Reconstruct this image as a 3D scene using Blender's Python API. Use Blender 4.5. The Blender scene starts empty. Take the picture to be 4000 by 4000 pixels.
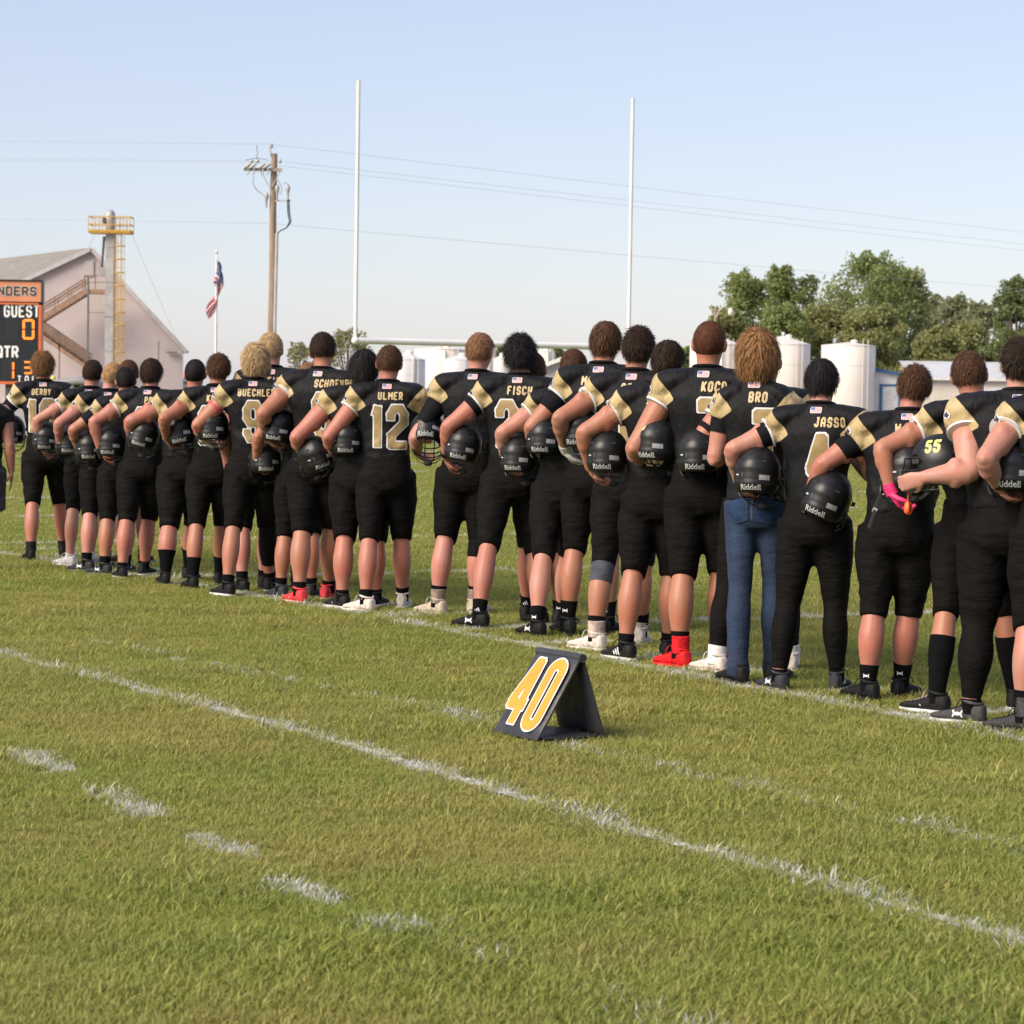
import bpy, bmesh, math, random
import numpy as np
from mathutils import Vector, Matrix
from mathutils.bvhtree import BVHTree

random.seed(7)
RNG = np.random.default_rng(11)
sc = bpy.context.scene
COL = sc.collection
R = math.radians

# ------------------------------------------------------------------ camera
CAM_H, F_PX = 1.5, 10000.0
PITCH, ROLL = math.atan(470 / F_PX), R(0.9)
_f = np.array([0, math.cos(PITCH), -math.sin(PITCH)])
_u0 = np.array([0, math.sin(PITCH), math.cos(PITCH)])
_r0 = np.array([1.0, 0, 0])
_r = _r0 * math.cos(ROLL) + _u0 * math.sin(ROLL)
_u = _u0 * math.cos(ROLL) - _r0 * math.sin(ROLL)
cam_data = bpy.data.cameras.new('camera')
cam = bpy.data.objects.new('camera', cam_data)
COL.objects.link(cam)
cam.matrix_world = Matrix(((_r[0], _u[0], -_f[0], 0), (_r[1], _u[1], -_f[1], 0),
                           (_r[2], _u[2], -_f[2], CAM_H), (0, 0, 0, 1)))
cam_data.sensor_width = 36
cam_data.lens = 36 * F_PX / 4000
cam_data.clip_end = 3000
cam_data.dof.use_dof = True
cam_data.dof.focus_distance = 13.5
cam_data.dof.aperture_fstop = 9.0
sc.camera = cam

# ------------------------------------------------------------------ light
SUN_EL, SUN_AZ = 36.0, 232.0        # azimuth clockwise from +Y: behind the camera, to the left
world = bpy.data.worlds.new('World')
sc.world = world
world.use_nodes = True
_nt = world.node_tree
_sky = _nt.nodes.new('ShaderNodeTexSky')
_sky.sky_type = 'NISHITA'
_sky.sun_disc = False
_sky.sun_elevation = R(SUN_EL)
_sky.sun_rotation = R(SUN_AZ)
_sky.air_density = 1.0
_sky.dust_density = 0.6
_sky.ozone_density = 1.0
_bg = _nt.nodes['Background']
_bg.inputs['Strength'].default_value = 0.092
_hz = _nt.nodes.new('ShaderNodeMix')          # an even veil of summer haze over the whole dome
_hz.data_type = 'RGBA'
_hz.inputs[0].default_value = 0.36
_hz.inputs[7].default_value = (6.85, 6.75, 9.1, 1)
_nt.links.new(_sky.outputs[0], _hz.inputs[6])
_nt.links.new(_hz.outputs[2], _bg.inputs['Color'])
sun_data = bpy.data.lights.new('sun', 'SUN')
sun_data.energy = 4.2
sun_data.angle = R(38)
sun_data.color = (1.0, 0.88, 0.72)
sun = bpy.data.objects.new('sun', sun_data)
COL.objects.link(sun)
_sd = Vector((math.sin(R(SUN_AZ)) * math.cos(R(SUN_EL)), math.cos(R(SUN_AZ)) * math.cos(R(SUN_EL)), math.sin(R(SUN_EL))))
sun.rotation_euler = _sd.to_track_quat('Z', 'Y').to_euler()
sun.location = (-20, -15, 25)
vs = sc.view_settings
vs.view_transform = 'Standard'
vs.look = 'None'
vs.gamma = 1.0
vs.exposure = 0.5
vs.use_curve_mapping = False
sc.cycles.use_denoising = True
sc.cycles.max_bounces = 6
sc.cycles.transparent_max_bounces = 8

# ------------------------------------------------------------------ photo pixel (4000 px frame) -> place
def ray(px, py):
    return _r * ((px - 2000) / F_PX) + _u * ((2000 - py) / F_PX) + _f
def ground(px, py, z=0.0):
    d = ray(px, py)
    return np.array([0, 0, CAM_H]) + d * ((z - CAM_H) / d[2])
def atY(px, py, Y):
    d = ray(px, py)
    return np.array([0, 0, CAM_H]) + d * (Y / d[1])
def hor(px):
    return 1530 + math.tan(ROLL) * (px - 2000)

# the field: D runs along the sideline to the goal, N across the field
D2 = np.array([-0.495, 0.869])
N2 = np.array([0.869, 0.495])
A0 = np.array([0.0, 15.17])          # a point on the sideline

# ------------------------------------------------------------------ mesh helpers
def A(x):
    return np.asarray(x, dtype=float)

class MB:
    """collects vertices and faces for one mesh"""
    def __init__(self):
        self.v, self.f, self.n = [], [], 0
    def add(self, v, f):
        v = A(v)
        self.v.append(v)
        self.f += [tuple(i + self.n for i in q) for q in f]
        self.n += len(v)
        return self
    def verts(self):
        return np.concatenate(self.v) if self.v else np.zeros((0, 3))
    def box(self, c, s, rot=None):
        c, h = A(c), A(s) / 2
        v = A([[x, y, z] for x in (-1, 1) for y in (-1, 1) for z in (-1, 1)]) * h
        if rot is not None:
            v = v @ A(rot).T
        return self.add(v + c, [(0, 1, 3, 2), (4, 6, 7, 5), (0, 4, 5, 1), (2, 3, 7, 6), (0, 2, 6, 4), (1, 5, 7, 3)])
    def tube(self, P, rad, n=8, ref=None, cap=True):
        return self.add(*tube(P, rad, n, ref, cap))
    def bar(self, a, b, w, h=None):
        """rectangular bar from a to b"""
        a, b = A(a), A(b)
        t = (b - a) / np.linalg.norm(b - a)
        up = A([0, 0, 1.0]) if abs(t[2]) < .95 else A([0, 1.0, 0])
        s = np.cross(t, up); s /= np.linalg.norm(s)
        q = np.cross(s, t)
        h = h or w
        v = [p + s * x * w / 2 + q * y * h / 2 for p in (a, b) for x, y in ((-1, -1), (1, -1), (1, 1), (-1, 1))]
        return self.add(v, [(3, 2, 1, 0), (4, 5, 6, 7), (0, 1, 5, 4), (1, 2, 6, 5), (2, 3, 7, 6), (3, 0, 4, 7)])

def loft(C, U, V, n=16, p=2.0, cap=True):
    C, U, V = A(C), A(U), A(V)
    m = len(C)
    a = np.linspace(0, 2 * np.pi, n, endpoint=False)
    ca, sa = np.cos(a), np.sin(a)
    ca = np.sign(ca) * np.abs(ca) ** (2 / p)
    sa = np.sign(sa) * np.abs(sa) ** (2 / p)
    v = (C[:, None, :] + U[:, None, :] * ca[None, :, None] + V[:, None, :] * sa[None, :, None]).reshape(-1, 3)
    f = []
    for i in range(m - 1):
        for j in range(n):
            k = (j + 1) % n
            f.append((i * n + j, i * n + k, (i + 1) * n + k, (i + 1) * n + j))
    if cap:
        v = np.vstack([v, C[:1], C[-1:]])
        b, t = m * n, m * n + 1
        for j in range(n):
            k = (j + 1) % n
            f.append((k, j, b))
            f.append(((m - 1) * n + j, (m - 1) * n + k, t))
    return v, f

def tube(P, rad, n=8, ref=None, cap=True):
    P = A(P)
    m = len(P)
    T = np.zeros_like(P)
    T[1:-1] = P[2:] - P[:-2]
    T[0], T[-1] = P[1] - P[0], P[-1] - P[-2]
    T /= np.maximum(np.linalg.norm(T, axis=1), 1e-9)[:, None]
    rad = A(rad)
    if rad.ndim == 0:
        rad = np.full(m, float(rad))
    if rad.ndim == 1:
        rad = np.stack([rad, rad], 1)
    u = A(ref) if ref is not None else (A([1.0, 0, 0]) if abs(T[0][0]) < .8 else A([0, 1.0, 0]))
    U, V = [], []
    for i in range(m):
        u = u - T[i] * np.dot(u, T[i])
        u = u / max(np.linalg.norm(u), 1e-9)
        U.append(u * rad[i][0])
        V.append(np.cross(T[i], u) * rad[i][1])
    return loft(P, U, V, n, 2.0, cap)

def smooth_tube(P, rad, n=12, m=3):
    """tube through P with Catmull-Rom interpolation of course and radius"""
    P = A(P); rad = A(rad)
    if rad.ndim == 1:
        rad = np.stack([rad, rad], 1)
    Q = np.hstack([P, rad])
    E = np.vstack([2 * Q[0] - Q[1], Q, 2 * Q[-1] - Q[-2]])
    out = []
    for i in range(1, len(E) - 2):
        for t in np.arange(m) / m:
            a, b, c, d = E[i - 1], E[i], E[i + 1], E[i + 2]
            out.append(.5 * (2 * b + (c - a) * t + (2 * a - 5 * b + 4 * c - d) * t * t + (3 * b - a - 3 * c + d) * t ** 3))
    out.append(Q[-1])
    out = A(out)
    return tube(out[:, :3], np.maximum(out[:, 3:], .004), n)

def ellipsoid(c, r, n=12, m=8, rot=None):
    c, r = A(c), A(r)
    th = np.linspace(0.0001, np.pi - .0001, m)
    C = np.stack([0 * th, 0 * th, -np.cos(th)], 1)
    U = np.stack([np.sin(th), 0 * th, 0 * th], 1)
    V = np.stack([0 * th, np.sin(th), 0 * th], 1)
    v, f = loft(C, U, V, n)
    v = v * r
    if rot is not None:
        v = v @ A(rot).T
    return v + c, f

def rotm(ax, deg):
    return np.array(Matrix.Rotation(R(deg), 3, ax))

def unit(v):
    v = A(v)
    return v / max(np.linalg.norm(v), 1e-9)

def mesh_data(name, v, f, mat=None, smooth=True):
    me = bpy.data.meshes.new(name)
    me.from_pydata([tuple(x) for x in A(v).tolist()], [], f)
    me.update()
    if smooth:
        me.polygons.foreach_set('use_smooth', [True] * len(me.polygons))
        if len(f) < 4000:
            me.set_sharp_from_angle(angle=R(58))
    if mat is not None:
        for mm in (mat if isinstance(mat, (list, tuple)) else [mat]):
            me.materials.append(mm)
    return me

def obj(name, me, parent=None, loc=None):
    o = bpy.data.objects.new(name, me)
    COL.objects.link(o)
    if parent is not None:
        o.parent = parent
    if loc is not None:
        o.location = [float(q) for q in loc]
    return o

def mobj(name, v, f, mat, parent=None, smooth=True, loc=None):
    return obj(name, mesh_data(name, v, f, mat, smooth), parent, loc)

def bobj(name, mb, mat, parent=None, smooth=False, loc=None):
    return mobj(name, mb.verts(), mb.f, mat, parent, smooth, loc)

def empty(name, loc=(0, 0, 0), rz=0.0):
    o = bpy.data.objects.new(name, None)
    COL.objects.link(o)
    o.location = [float(q) for q in loc]
    o.rotation_euler = (0, 0, rz)
    o.empty_display_size = .2
    return o

def tag(o, label=None, cat=None, group=None, kind=None):
    if label: o['label'] = label
    if cat: o['category'] = cat
    if group: o['group'] = group
    if kind: o['kind'] = kind
    return o

def smoothstep(a, b, x):
    t = np.clip((x - a) / (b - a), 0, 1)
    return t * t * (3 - 2 * t)

# ------------------------------------------------------------------ materials
def new_mat(name):
    m = bpy.data.materials.new(name)
    m.use_nodes = True
    nt = m.node_tree
    return m, nt, nt.nodes['Principled BSDF'], nt.nodes, nt.links

def mixc(nt, fac, a, b, blend='MIX'):
    n = nt.nodes.new('ShaderNodeMix')
    n.data_type = 'RGBA'
    n.blend_type = blend
    for sock, val in ((0, fac), (6, a), (7, b)):
        if hasattr(val, 'default_value') or isinstance(val, bpy.types.NodeSocket):
            nt.links.new(val, n.inputs[sock])
        elif sock == 0:
            n.inputs[0].default_value = val
        else:
            n.inputs[sock].default_value = (*val[:3], 1)
    return n.outputs[2]

def mathn(nt, op, a, b=0.0, clamp=False):
    n = nt.nodes.new('ShaderNodeMath')
    n.operation = op
    n.use_clamp = clamp
    for i, val in enumerate((a, b)):
        if isinstance(val, bpy.types.NodeSocket):
            nt.links.new(val, n.inputs[i])
        else:
            n.inputs[i].default_value = val
    return n.outputs[0]

def ramp(nt, x, a, b):
    n = nt.nodes.new('ShaderNodeMapRange')
    n.interpolation_type = 'SMOOTHSTEP'
    nt.links.new(x, n.inputs[0])
    n.inputs[1].default_value = a
    n.inputs[2].default_value = b
    return n.outputs[0]

def noise(nt, scale, detail=4.0, coord='Object', stretch=None, rough=.55):
    tc = nt.nodes.new('ShaderNodeTexCoord')
    n = nt.nodes.new('ShaderNodeTexNoise')
    n.inputs['Scale'].default_value = scale
    n.inputs['Detail'].default_value = detail
    n.inputs['Roughness'].default_value = rough
    src = tc.outputs[coord]
    if stretch:
        mp = nt.nodes.new('ShaderNodeMapping')
        mp.inputs['Scale'].default_value = stretch
        nt.links.new(src, mp.inputs[0])
        src = mp.outputs[0]
    nt.links.new(src, n.inputs['Vector'])
    return n.outputs[0]

def attr(nt, name, kind='GEOMETRY'):
    n = nt.nodes.new('ShaderNodeAttribute')
    n.attribute_type = kind
    n.attribute_name = name
    return n

def bump(nt, bsdf, h, strength=.3, dist=.01):
    b = nt.nodes.new('ShaderNodeBump')
    b.inputs['Strength'].default_value = strength
    b.inputs['Distance'].default_value = dist
    nt.links.new(h, b.inputs['Height'])
    nt.links.new(b.outputs[0], bsdf.inputs['Normal'])

def mat(name, col, rough=.6, var=.15, nscale=8.0, bstr=0.0, bscale=None, bdist=.01, metal=0.0, spec=.5, sheen=0.0, stretch=None):
    m, nt, b, N, L = new_mat(name)
    c = np.clip(A(col), 0, 1)
    if var > 0:
        nz = noise(nt, nscale, 4, stretch=stretch)
        f = ramp(nt, nz, .3, .7)
        out = mixc(nt, f, c * (1 - var), np.clip(c * (1 + var), 0, 1))
        L.new(out, b.inputs['Base Color'])
    else:
        b.inputs['Base Color'].default_value = (*c, 1)
    b.inputs['Roughness'].default_value = rough
    b.inputs['Metallic'].default_value = metal
    b.inputs['Specular IOR Level'].default_value = spec
    if sheen:
        b.inputs['Sheen Weight'].default_value = sheen
        b.inputs['Sheen Roughness'].default_value = .4
    if bstr > 0:
        bump(nt, b, noise(nt, bscale or nscale * 4, 3, stretch=stretch), bstr, bdist)
    return m

def emit(name, col, s):
    m, nt, b, N, L = new_mat(name)
    b.inputs['Base Color'].default_value = (*(A(col) * .3), 1)
    b.inputs['Emission Color'].default_value = (*col, 1)
    b.inputs['Emission Strength'].default_value = s
    return m

# ------------------------------------------------------------------ lettering: stroke shapes -> outline patches
GL = {
 'A': [[(0, 0), (0, 4.6), (1.2, 6), (2.8, 6), (4, 4.6), (4, 0)], [(0, 2.4), (4, 2.4)]],
 'B': [[(0, 0), (3, 0), (4, 1), (4, 2.2), (3.2, 3), (4, 3.8), (4, 5), (3, 6), (0, 6), (0, 0)], [(0, 3), (3.2, 3)]],
 'C': [[(4, 1.5), (4, 1), (3, 0), (1, 0), (0, 1), (0, 5), (1, 6), (3, 6), (4, 5), (4, 4.5)]],
 'D': [[(0, 0), (3, 0), (4, 1), (4, 5), (3, 6), (0, 6), (0, 0)]],
 'E': [[(4, 0), (0, 0), (0, 6), (4, 6)], [(0, 3), (3, 3)]],
 'F': [[(0, 0), (0, 6), (4, 6)], [(0, 3), (3, 3)]],
 'G': [[(4, 4.6), (4, 5), (3, 6), (1, 6), (0, 5), (0, 1), (1, 0), (3, 0), (4, 1), (4, 2.8), (2.4, 2.8)]],
 'H': [[(0, 0), (0, 6)], [(4, 0), (4, 6)], [(0, 3), (4, 3)]],
 'I': [[(2, 0), (2, 6)], [(1, 0), (3, 0)], [(1, 6), (3, 6)]],
 'J': [[(0, 1.6), (0, 1), (1, 0), (2.4, 0), (3.4, 1), (3.4, 6)], [(2, 6), (4.2, 6)]],
 'K': [[(0, 0), (0, 6)], [(0, 2.4), (4, 6)], [(1.3, 3.4), (4, 0)]],
 'L': [[(0, 6), (0, 0), (4, 0)]],
 'M': [[(0, 0), (0, 6), (2.2, 2.6), (4.4, 6), (4.4, 0)]],
 'N': [[(0, 0), (0, 6), (4, 0), (4, 6)]],
 'O': [[(1, 0), (3, 0), (4, 1), (4, 5), (3, 6), (1, 6), (0, 5), (0, 1), (1, 0)]],
 'P': [[(0, 0), (0, 6), (3, 6), (4, 5), (4, 3.6), (3, 2.6), (0, 2.6)]],
 'Q': [[(1, 0), (3, 0), (4, 1), (4, 5), (3, 6), (1, 6), (0, 5), (0, 1), (1, 0)], [(2.6, 1.6), (4.2, -.2)]],
 'R': [[(0, 0), (0, 6), (3, 6), (4, 5), (4, 3.8), (3, 2.8), (0, 2.8)], [(2, 2.8), (4, 0)]],
 'S': [[(0, 1.4), (0, 1), (1, 0), (3, 0), (4, 1), (4, 2.2), (3, 3), (1, 3), (0, 3.8), (0, 5), (1, 6), (3, 6), (4, 5), (4, 4.6)]],
 'T': [[(2, 0), (2, 6)], [(0, 6), (4, 6)]],
 'U': [[(0, 6), (0, 1), (1, 0), (3, 0), (4, 1), (4, 6)]],
 'V': [[(0, 6), (2, 0), (4, 6)]],
 'W': [[(0, 6), (.9, 0), (2.2, 4), (3.5, 0), (4.4, 6)]],
 'Y': [[(0, 6), (2, 3), (4, 6)], [(2, 3), (2, 0)]],
 '.': [[(0, 0), (.2, 0)]], ' ': [],
 '0': [[(1, 0), (3, 0), (4, 1), (4, 5), (3, 6), (1, 6), (0, 5), (0, 1), (1, 0)]],
 '1': [[(2.2, 0), (2.2, 6), (1.0, 5.1)]],
 '2': [[(0, 4.4), (0, 5), (1, 6), (3, 6), (4, 5), (4, 3.7), (.2, 1.6), (.2, 0), (4, 0)]],
 '3': [[(0, 4.8), (0, 5), (1, 6), (3, 6), (4, 5), (4, 3.9), (3.2, 3), (4, 2.1), (4, 1), (3, 0), (1, 0), (0, 1), (0, 1.3)], [(1.5, 3), (3.2, 3)]],
 '4': [[(3, 0), (3, 6), (2.3, 6), (0, 2.2), (0, 1.7), (4, 1.7)]],
 '5': [[(4, 6), (0, 6), (0, 3.6), (3, 3.6), (4, 2.7), (4, 1), (3, 0), (1, 0), (0, 1), (0, 1.4)]],
 '7': [[(0, 5.2), (0, 6), (4, 6), (4, 5), (1.8, 2.2), (1.8, 0)]],
 '8': [[(1, 0), (3, 0), (4, 1), (4, 2.2), (3.2, 3), (4, 3.8), (4, 5), (3, 6), (1, 6), (0, 5), (0, 3.8), (.8, 3), (0, 2.2), (0, 1), (1, 0)], [(.8, 3), (3.2, 3)]],
 '9': [[(0, 1.3), (0, 1), (1, 0), (3, 0), (4, 1), (4, 5), (3, 6), (1, 6), (0, 5), (0, 3.6), (1, 2.7), (4, 2.7)]],
}
def seg_sdf(u, v, a, b, hw, ext):
    a, b = A(a), A(b)
    d = b - a
    Ls = np.linalg.norm(d)
    d = d / Ls
    t = (u - a[0]) * d[0] + (v - a[1]) * d[1]
    n = -(u - a[0]) * d[1] + (v - a[1]) * d[0]
    return np.maximum(np.abs(t - Ls / 2) - Ls / 2 - ext, np.abs(n) - hw)

def glyph_sdf(ch, w, h, hw):
    """sdf of a glyph that fills w x h with its lower left at 0,0; stroke half width hw"""
    sx, sy = (w - 2 * hw) / 4.0, (h - 2 * hw) / 6.0
    segs = []
    for st in GL[ch]:
        pts = [(hw + x * sx, hw + y * sy) for x, y in st]
        for a, b in zip(pts[:-1], pts[1:]):
            segs.append((a, b))
    def f(u, v):
        d = np.full(np.shape(u), 1e3)
        for a, b in segs:
            d = np.minimum(d, seg_sdf(u, v, a, b, hw, hw * .55))
        return d
    return f

def text_sdf(s, h, w, gap, hw):
    items, x = [], 0.0
    for ch in s:
        wi = w * (.45 if ch in '.' else .62 if ch in 'I1' else 1.12 if ch in 'MW' else 1.0)
        items.append((x, wi, glyph_sdf(ch, wi, h, hw) if GL.get(ch) else None))
        x += wi + gap
    total = x - gap
    def f(u, v):
        d = np.full(np.shape(u), 1e3)
        for x0, wi, g in items:
            if g is not None:
                d = np.minimum(d, g(u - x0, v))
        return d
    return f, total

def march(f, u0, u1, v0, v1, res):
    """marching squares: polygons where f < 0; returns 2D points and faces"""
    nu, nv = max(2, int(math.ceil((u1 - u0) / res)) + 1), max(2, int(math.ceil((v1 - v0) / res)) + 1)
    us, vs_ = np.linspace(u0, u1, nu), np.linspace(v0, v1, nv)
    Uu, Vv = np.meshgrid(us, vs_, indexing='ij')
    F = f(Uu, Vv) + 1e-9
    F[0, :] = np.maximum(F[0, :], 1e-6); F[-1, :] = np.maximum(F[-1, :], 1e-6)
    F[:, 0] = np.maximum(F[:, 0], 1e-6); F[:, -1] = np.maximum(F[:, -1], 1e-6)
    pts, idx, faces = [], {}, []
    def vert(key, p):
        if key not in idx:
            idx[key] = len(pts)
            pts.append(p)
        return idx[key]
    inside = F < 0
    for i in range(nu - 1):
        for j in range(nv - 1):
            cs = ((i, j), (i + 1, j), (i + 1, j + 1), (i, j + 1))
            k = [inside[c] for c in cs]
            if not any(k):
                continue
            poly = []
            for q in range(4):
                a, b = cs[q], cs[(q + 1) % 4]
                if inside[a]:
                    poly.append(vert(a, (us[a[0]], vs_[a[1]])))
                if inside[a] != inside[b]:
                    t = F[a] / (F[a] - F[b])
                    key = (min(a, b), max(a, b))
                    poly.append(vert(key, (us[a[0]] + (us[b[0]] - us[a[0]]) * t, vs_[a[1]] + (vs_[b[1]] - vs_[a[1]]) * t)))
            if len(poly) >= 3:
                faces.append(tuple(poly))
    return pts, faces

def flat_shape(f, u0, u1, v0, v1, res, O, U, V):
    pts, faces = march(f, u0, u1, v0, v1, res)
    p = A(pts)
    return A(O) + p[:, :1] * A(U) + p[:, 1:] * A(V), faces

def decal(name, f, box, res, O, U, V, Dr, bvh, off, material, parent):
    """shape f laid onto the surface in bvh by casting along Dr from O + u U + v V"""
    pts, faces = march(f, *box, res)
    if not faces:
        return None
    O, U, V, Dr = A(O), A(U), A(V), unit(Dr)
    out, ok = [], []
    for u, v in pts:
        o = O + U * u + V * v
        hit, nrm, _, _ = bvh.ray_cast(Vector(o), Vector(Dr))
        if hit is None or (A(nrm) @ Dr) > -.12:
            out.append(o); ok.append(False)
        else:
            out.append(A(hit) - Dr * off); ok.append(True)
    faces = [q for q in faces if all(ok[i] for i in q)]
    if not faces:
        return None
    used = sorted({i for q in faces for i in q})
    re = {i: k for k, i in enumerate(used)}
    return mobj(name, [out[i] for i in used], [tuple(re[i] for i in q) for q in faces], material, parent)

def text_mesh(s, size, bold=.0):
    """built-in font, as vertices and faces in the XY plane, centred"""
    cu = bpy.data.curves.new('lettering', 'FONT')
    cu.body = s
    cu.size = size
    cu.offset = bold
    cu.align_x = 'CENTER'
    cu.resolution_u = 3
    o = bpy.data.objects.new('lettering', cu)
    COL.objects.link(o)
    bpy.context.view_layer.update()
    me = o.to_mesh()
    v = A([x.co[:] for x in me.vertices])
    f = [tuple(p.vertices) for p in me.polygons]
    o.to_mesh_clear()
    bpy.data.objects.remove(o)
    return v, f
# ================================================================== people
def skin_mat(name, c):
    m, nt, b, N, L = new_mat(name)
    c = A(c) * A([.90, .82, .82])
    f1 = ramp(nt, noise(nt, 7, 3), .35, .7)
    f2 = ramp(nt, noise(nt, 60, 4), .35, .7)
    a = mixc(nt, f1, c, c * A([1.08, .86, .80]))
    out = mixc(nt, mathn(nt, 'MULTIPLY', f2, .35), a, c * A([.86, .74, .70]))
    L.new(out, b.inputs['Base Color'])
    b.inputs['Roughness'].default_value = .52
    b.inputs['Subsurface Weight'].default_value = .12
    b.inputs['Subsurface Radius'].default_value = (.012, .005, .003)
    b.inputs['Sheen Weight'].default_value = .12
    bump(nt, b, noise(nt, 220, 2), .08, .003)
    return m
SKIN = {'light': skin_mat('skin light', (.46, .245, .18)), 'pink': skin_mat('skin pink', (.50, .25, .20)),
        'tan': skin_mat('skin tan', (.40, .195, .12)), 'red': skin_mat('skin ruddy', (.43, .19, .135)),
        'brown': skin_mat('skin brown', (.31, .145, .09)), 'fair': skin_mat('skin fair', (.54, .30, .235))}

def hair_mat(name, c):
    m, nt, b, N, L = new_mat(name)
    g = nt.nodes.new('ShaderNodeNewGeometry')
    c = A(c)
    nz = ramp(nt, noise(nt, 42, 3, stretch=(1, 1, .6)), .34, .66)
    lo = mixc(nt, g.outputs['Random Per Island'], c * .5, c * 1.0)
    hi = mixc(nt, g.outputs['Random Per Island'], c * .8, np.clip(c * 1.6, 0, 1))
    L.new(mixc(nt, nz, lo, hi), b.inputs['Base Color'])
    b.inputs['Roughness'].default_value = .7
    b.inputs['Specular IOR Level'].default_value = .15
    return m
HAIR = {'auburn': hair_mat('hair auburn', (.17, .085, .035)), 'dark': hair_mat('hair dark brown', (.030, .017, .011)),
        'blond': hair_mat('hair blond', (.42, .29, .15)), 'strawberry': hair_mat('hair strawberry', (.38, .22, .11)),
        'black': hair_mat('hair black', (.015, .013, .014)), 'brown': hair_mat('hair brown', (.075, .036, .020)),
        'light': hair_mat('hair light brown', (.23, .115, .048)), 'sandy': hair_mat('hair sandy', (.22, .115, .06)),
        'grey': hair_mat('hair grey', (.30, .29, .28)), 'russet': hair_mat('hair russet', (.095, .035, .018))}

def jersey_mat():
    m, nt, b, N, L = new_mat('jersey knit')
    gold = attr(nt, 'gold').outputs['Fac']
    nz = ramp(nt, noise(nt, 9, 4), .3, .7)
    black = mixc(nt, nz, (.0045, .0045, .0055), (.0075, .0075, .009))
    gcol = mixc(nt, nz, (.40, .30, .15), (.50, .39, .21))
    c1 = mixc(nt, ramp(nt, gold, -.002, .002), black, gcol)
    L.new(c1, b.inputs['Base Color'])
    rg = mixc(nt, ramp(nt, gold, -.002, .002), (.62, .62, .62), (.42, .42, .42))
    L.new(rg, b.inputs['Roughness'])
    b.inputs['Specular IOR Level'].default_value = .2
    wr = noise(nt, 26, 3, stretch=(1, 1, .45))
    fine = noise(nt, 420, 1)
    bump(nt, b, mathn(nt, 'ADD', wr, mathn(nt, 'MULTIPLY', fine, .12)), .8, .016)
    return m
M_JERSEY = jersey_mat()
def pants_mat(name, c, rough=.7, spec=.25):
    m, nt, b, N, L = new_mat(name)
    nz = ramp(nt, noise(nt, 12, 4), .3, .7)
    L.new(mixc(nt, nz, A(c) * .8, A(c) * 1.25), b.inputs['Base Color'])
    b.inputs['Roughness'].default_value = rough
    b.inputs['Specular IOR Level'].default_value = spec
    wr = noise(nt, 18, 3, stretch=(.7, .7, 1.8))
    bump(nt, b, wr, .7, .016)
    return m
M_PANTS = pants_mat('pants black', (.0045, .0038, .0038), .8, .12)
M_TIGHT = pants_mat('tights black', (.005, .0046, .0046), .85, .1)
M_GREY = pants_mat('shorts charcoal', (.05, .055, .07))
def denim():
    m, nt, b, N, L = new_mat('denim')
    nz = ramp(nt, noise(nt, 7, 5, stretch=(1, 1, .35)), .35, .75)
    tw = ramp(nt, noise(nt, 260, 2, stretch=(1, 1, .3)), .3, .7)
    a = mixc(nt, nz, (.005, .013, .036), (.012, .029, .074))
    L.new(mixc(nt, mathn(nt, 'MULTIPLY', tw, .35), a, (.03, .055, .115)), b.inputs['Base Color'])
    b.inputs['Roughness'].default_value = .85
    bump(nt, b, noise(nt, 16, 3, stretch=(.8, .8, 1.8)), .5, .015)
    return m
M_DENIM = denim()
M_DENIM2 = pants_mat('denim pocket', (.015, .032, .078), .9)
M_STITCH = mat('denim stitch', (.07, .09, .14), .9, .1)
M_SOCK = mat('sock black', (.005, .005, .006), .95, .2, 30, .3, 200, .004, spec=.08)
M_SOCKW = mat('sock white', (.68, .67, .66), .9, .08, 30, .3, 200, .004)
M_UNDER = mat('undershirt black', (.007, .007, .009), .8, .2, 14, .3, 30, .01, spec=.12)
M_WHITE = mat('print white', (.66, .65, .67), .6, .06, 20)
M_GOLD = mat('print gold', (.34, .245, .115), .42, .18, 14, .3, 40, .006)
M_NAME = mat('print name gold', (.46, .35, .18), .5, .1, 14)
M_EYEW = mat('eye white', (.75, .73, .70), .25, 0)
M_EYED = mat('eye iris', (.05, .03, .02), .2, 0)
M_NAVY = mat('print navy', (.03, .035, .06), .6, 0)
M_PINK = mat('glove pink', (.75, .03, .16), .55, .15, 30)
M_GLW = mat('glove grey white', (.50, .49, .46), .5, .25, 40)
M_GLB = mat('glove black', (.012, .012, .012), .5, .2, 30)
M_REDB = mat('band red', (.55, .05, .07), .6, .1)

def flag_mat():
    m, nt, b, N, L = new_mat('flag patch print')
    tc = nt.nodes.new('ShaderNodeTexCoord')
    s = nt.nodes.new('ShaderNodeSeparateXYZ')
    uv = attr(nt, 'uvw')
    L.new(uv.outputs['Vector'], s.inputs[0])
    st = mathn(nt, 'GREATER_THAN', mathn(nt, 'FRACT', mathn(nt, 'MULTIPLY', s.outputs[1], 6.5)), .5)
    c = mixc(nt, st, (.50, .035, .05), (.66, .62, .62))
    canton = mathn(nt, 'MULTIPLY', mathn(nt, 'LESS_THAN', s.outputs[0], .42), mathn(nt, 'GREATER_THAN', s.outputs[1], .46))
    c = mixc(nt, canton, c, (.10, .12, .30))
    e = mathn(nt, 'MAXIMUM', mathn(nt, 'ABSOLUTE', mathn(nt, 'SUBTRACT', s.outputs[0], .5)), mathn(nt, 'ABSOLUTE', mathn(nt, 'SUBTRACT', s.outputs[1], .5)))
    c = mixc(nt, mathn(nt, 'GREATER_THAN', e, .455), c, (.62, .60, .60))
    L.new(c, b.inputs['Base Color'])
    b.inputs['Roughness'].default_value = .7
    return m
M_FLAG = flag_mat()

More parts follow.
